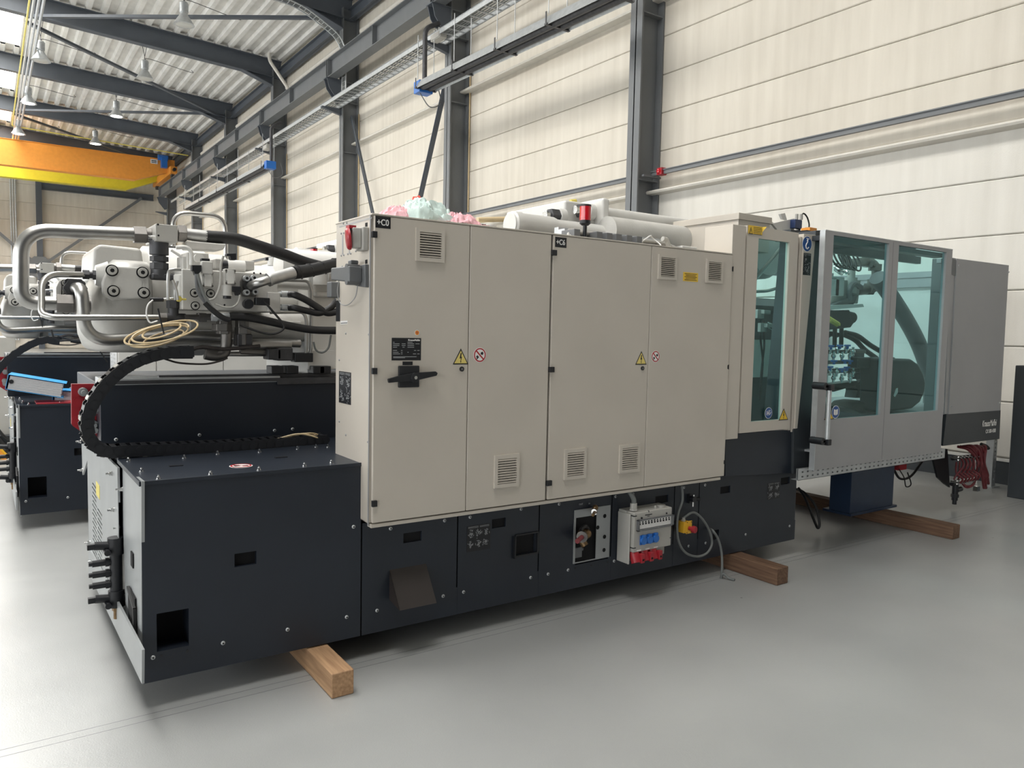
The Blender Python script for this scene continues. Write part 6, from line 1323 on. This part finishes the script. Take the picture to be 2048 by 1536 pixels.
m2 = mach.copy(); C.objects.link(m2); m2.location = mach.location+D2; W[m2.name] = m2.location.copy()
m2['label'] = 'second white and anthracite moulding machine, standing behind the first at the left edge'
bp2 = None
byp = {}
for o in bpy.data.objects:
    if o.parent: byp.setdefault(o.parent.name, []).append(o)
for ch in byp[mach.name]:
    base_nm = ch.name.split('.')[0]
    if base_nm in skip: continue
    if ch.location.x+W[mach.name].x > 3.6 and base_nm in ('screw', 'bolt', 'rivet', 'black_hose'): continue
    if base_nm == 'base_panel' and bp2 is not None: continue
    if base_nm == 'base_panel': bp2 = ch
    c_ = ch.copy(); C.objects.link(c_); c_.parent = m2; W[c_.name] = W[ch.name]+D2
    for g_ in byp.get(ch.name, []):
        d_ = g_.copy(); C.objects.link(d_); d_.parent = c_; W[d_.name] = W[g_.name]+D2
# its own cabinet, nearer to the machine end, with a perforated flank
y2 = YC+D2.y; X2 = at(236, 760, 'y', y2).x; XB = .86
cab2 = part('control_cabinet', MB().box((X2, y2+.02, .70), (4.2, y2+.42, 2.12)), 'white', m2, bevel=.004, label='pale control cabinet')
ub_ = [X2+.005, at(313, 740, 'y', y2).x, at(447, 740, 'y', y2).x, 3.0, 4.2]
for i in range(4): part('door', MB().box((ub_[i]+.003, y2, .72), (ub_[i+1]-.003, y2+.02, 2.11)), 'white', cab2, bevel=.003)
hs = []; z = .9
while z < 1.5: hs += [(-(y2+.38), -(y2+.22), z, z+.016, .01), (-(y2+.18), -(y2+.04), z, z+.016, .01)]; z += .034
part('perforated_flank', MB().sheet((-(y2+.42), -(y2+.02)), (.70, 2.12), hs, (X2-.004, 0, 0), (0,-1,0), (0,0,1), .01), ['white', 'hole'], cab2, smooth=False)
b = MB()
for u0, u1, v in ((258,268,741.5),(253,266,743.8),(262,268,746)):
    a, c = at(u0, v, 'y', y2), at(u1, v, 'y', y2); b.box((a.x, y2-.001, a.z-.003), (c.x, y2, a.z+.003))
part('small_print', b, 'midgrey', cab2)
p = at(263, 730, 'y', 8.0)
# its chain reaches left out of frame
pth = resample(spline([at(u, v, 'y', 7.75) for u, v in ((108,682),(85,681),(60,690),(30,708),(5,730),(-20,765),(-35,810))], 14), .07)
ch2 = part('energy_chain', MB().tube(pth, .014, 6), 'rubber', m2, pos=pth[0])
for i, q in enumerate(pth[:-1]):
    d = (pth[i+1]-q).normalized(); inst('chain_link', lkm, ch2, q, (0, -math.atan2(d.z, d.x), 0), (1.45, 1, 1))
part('trailing_lines', MB().tube(spline([at(u, v, 'y', 7.7) for u, v in ((115,672),(140,679),(160,680),(185,683),(215,725))]), .006, 6).tube(spline([at(u, v, 'y', 7.7) for u, v in ((102,660),(112,680),(140,681),(180,686))]), .008, 6), 'rubber', m2)
part('timber', MB().box((.80, 6.85, 0), (.92, 8.8, .115)), 'wood', pos=(.86, 7.8, 0), bevel=.006, label='timber under the second machine behind', cat='timber', group='timbers under the machine')
part('timber', MB().box((4.0, 6.85, 0), (4.12, 8.8, .115)), 'wood', pos=(4.06, 7.8, 0), bevel=.006, label='hidden far timber under the second machine', cat='timber', group='timbers under the machine')
# binders lying on the second machine's lid
zl2 = .992
bp0, bp1 = at(33, 790, 'y', 7.35), at(120, 800, 'y', 7.35)
def binder(nm, x, y, z, lx, ly, t, rz, ry, lab):
    o = empty(nm, (x, y, z), lab, 'binder', 'binders on the second machine'); B_ = V((x, y, z))
    part('cover', MB().box(B_+V((-lx/2, -ly/2, 0)), B_+V((lx/2, ly/2, .003))).box(B_+V((-lx/2, -ly/2, t-.003)), B_+V((lx/2, ly/2, t))).box(B_+V((-lx/2, -ly/2, 0)), B_+V((-lx/2+.003, ly/2, t))), 'cyan', o, bevel=.001)
    b = MB(); n = 16
    for k in range(n): b.box(B_+V((-lx/2+.015, -ly/2+.006+.001*(k % 3), .006+(t-.014)*k/n)), B_+V((lx/2-.02-.002*(k % 4), ly/2-.01, .006+(t-.014)*(k+.8)/n)))
    part('pages', b, 'paper', o, kind='stuff')
    part('spine_hole', MB().cyl(B_+V((-lx/2+.03, -ly/2-.0, t*.55)), B_+V((-lx/2+.03, -ly/2+.004, t*.55)), .016, n=16), 'black', o)
    part('spine_label', MB().box(B_+V((-lx/2-.001, -ly/4, t*.2)), B_+V((-lx/2, ly/4, t*.8))), 'signwhite', o)
    o.rotation_euler = (0, ry, rz)
pB = at(76, 808, 'z', .992)
binder('binder', at(72,806,'y',7.25).x, 7.25, 1.075, .40, .28, .12, -.10, .20, 'bright blue open lever arch binder full of papers')
binder('binder', at(155,800,'y',7.35).x, 7.40, .994, .30, .28, .085, -.3, 0, 'closed blue binder just behind the red bracket')
part('red_folder', MB().box((.32, 7.08, .992), (.72, 7.35, 1.003)), 'red', label='thin red folder lying under the open blue binder', cat='folder', bevel=.002)
part('paper_sheet', MB().box((.74, 7.15, .992), (.92, 7.42, 1.000)), 'paper', label='small stack of paper between the two blue binders', cat='paper')
# cables behind at the far left edge
b0 = empty('floor_box', (0.0, 11.2, 0), 'grey box with orange and yellow cables at the left edge behind the second machine', 'box')
part('cabinet_body', MB().box((-.9, 11.0, .02), (.30, 11.9, 1.45)), 'greyplas', b0, bevel=.01)
part('plinth', MB().box((-.9, 10.9, 0), (.34, 11.9, .28)), 'darkgrey', b0, bevel=.01)
for k, (m, r) in enumerate((('yellow', .02), ('orange', .03), ('yellow', .018), ('rubber', .02), ('rubber', .018))):
    o_ = [(-10,885),(2,900),(12,910),(26,917)]; dv = (0, 9, 14, -20, -34)[k]
    part('cable', MB().tube(spline([at(u, v+dv, 'y', 10.85) for u, v in o_]), r, 8), m, b0)
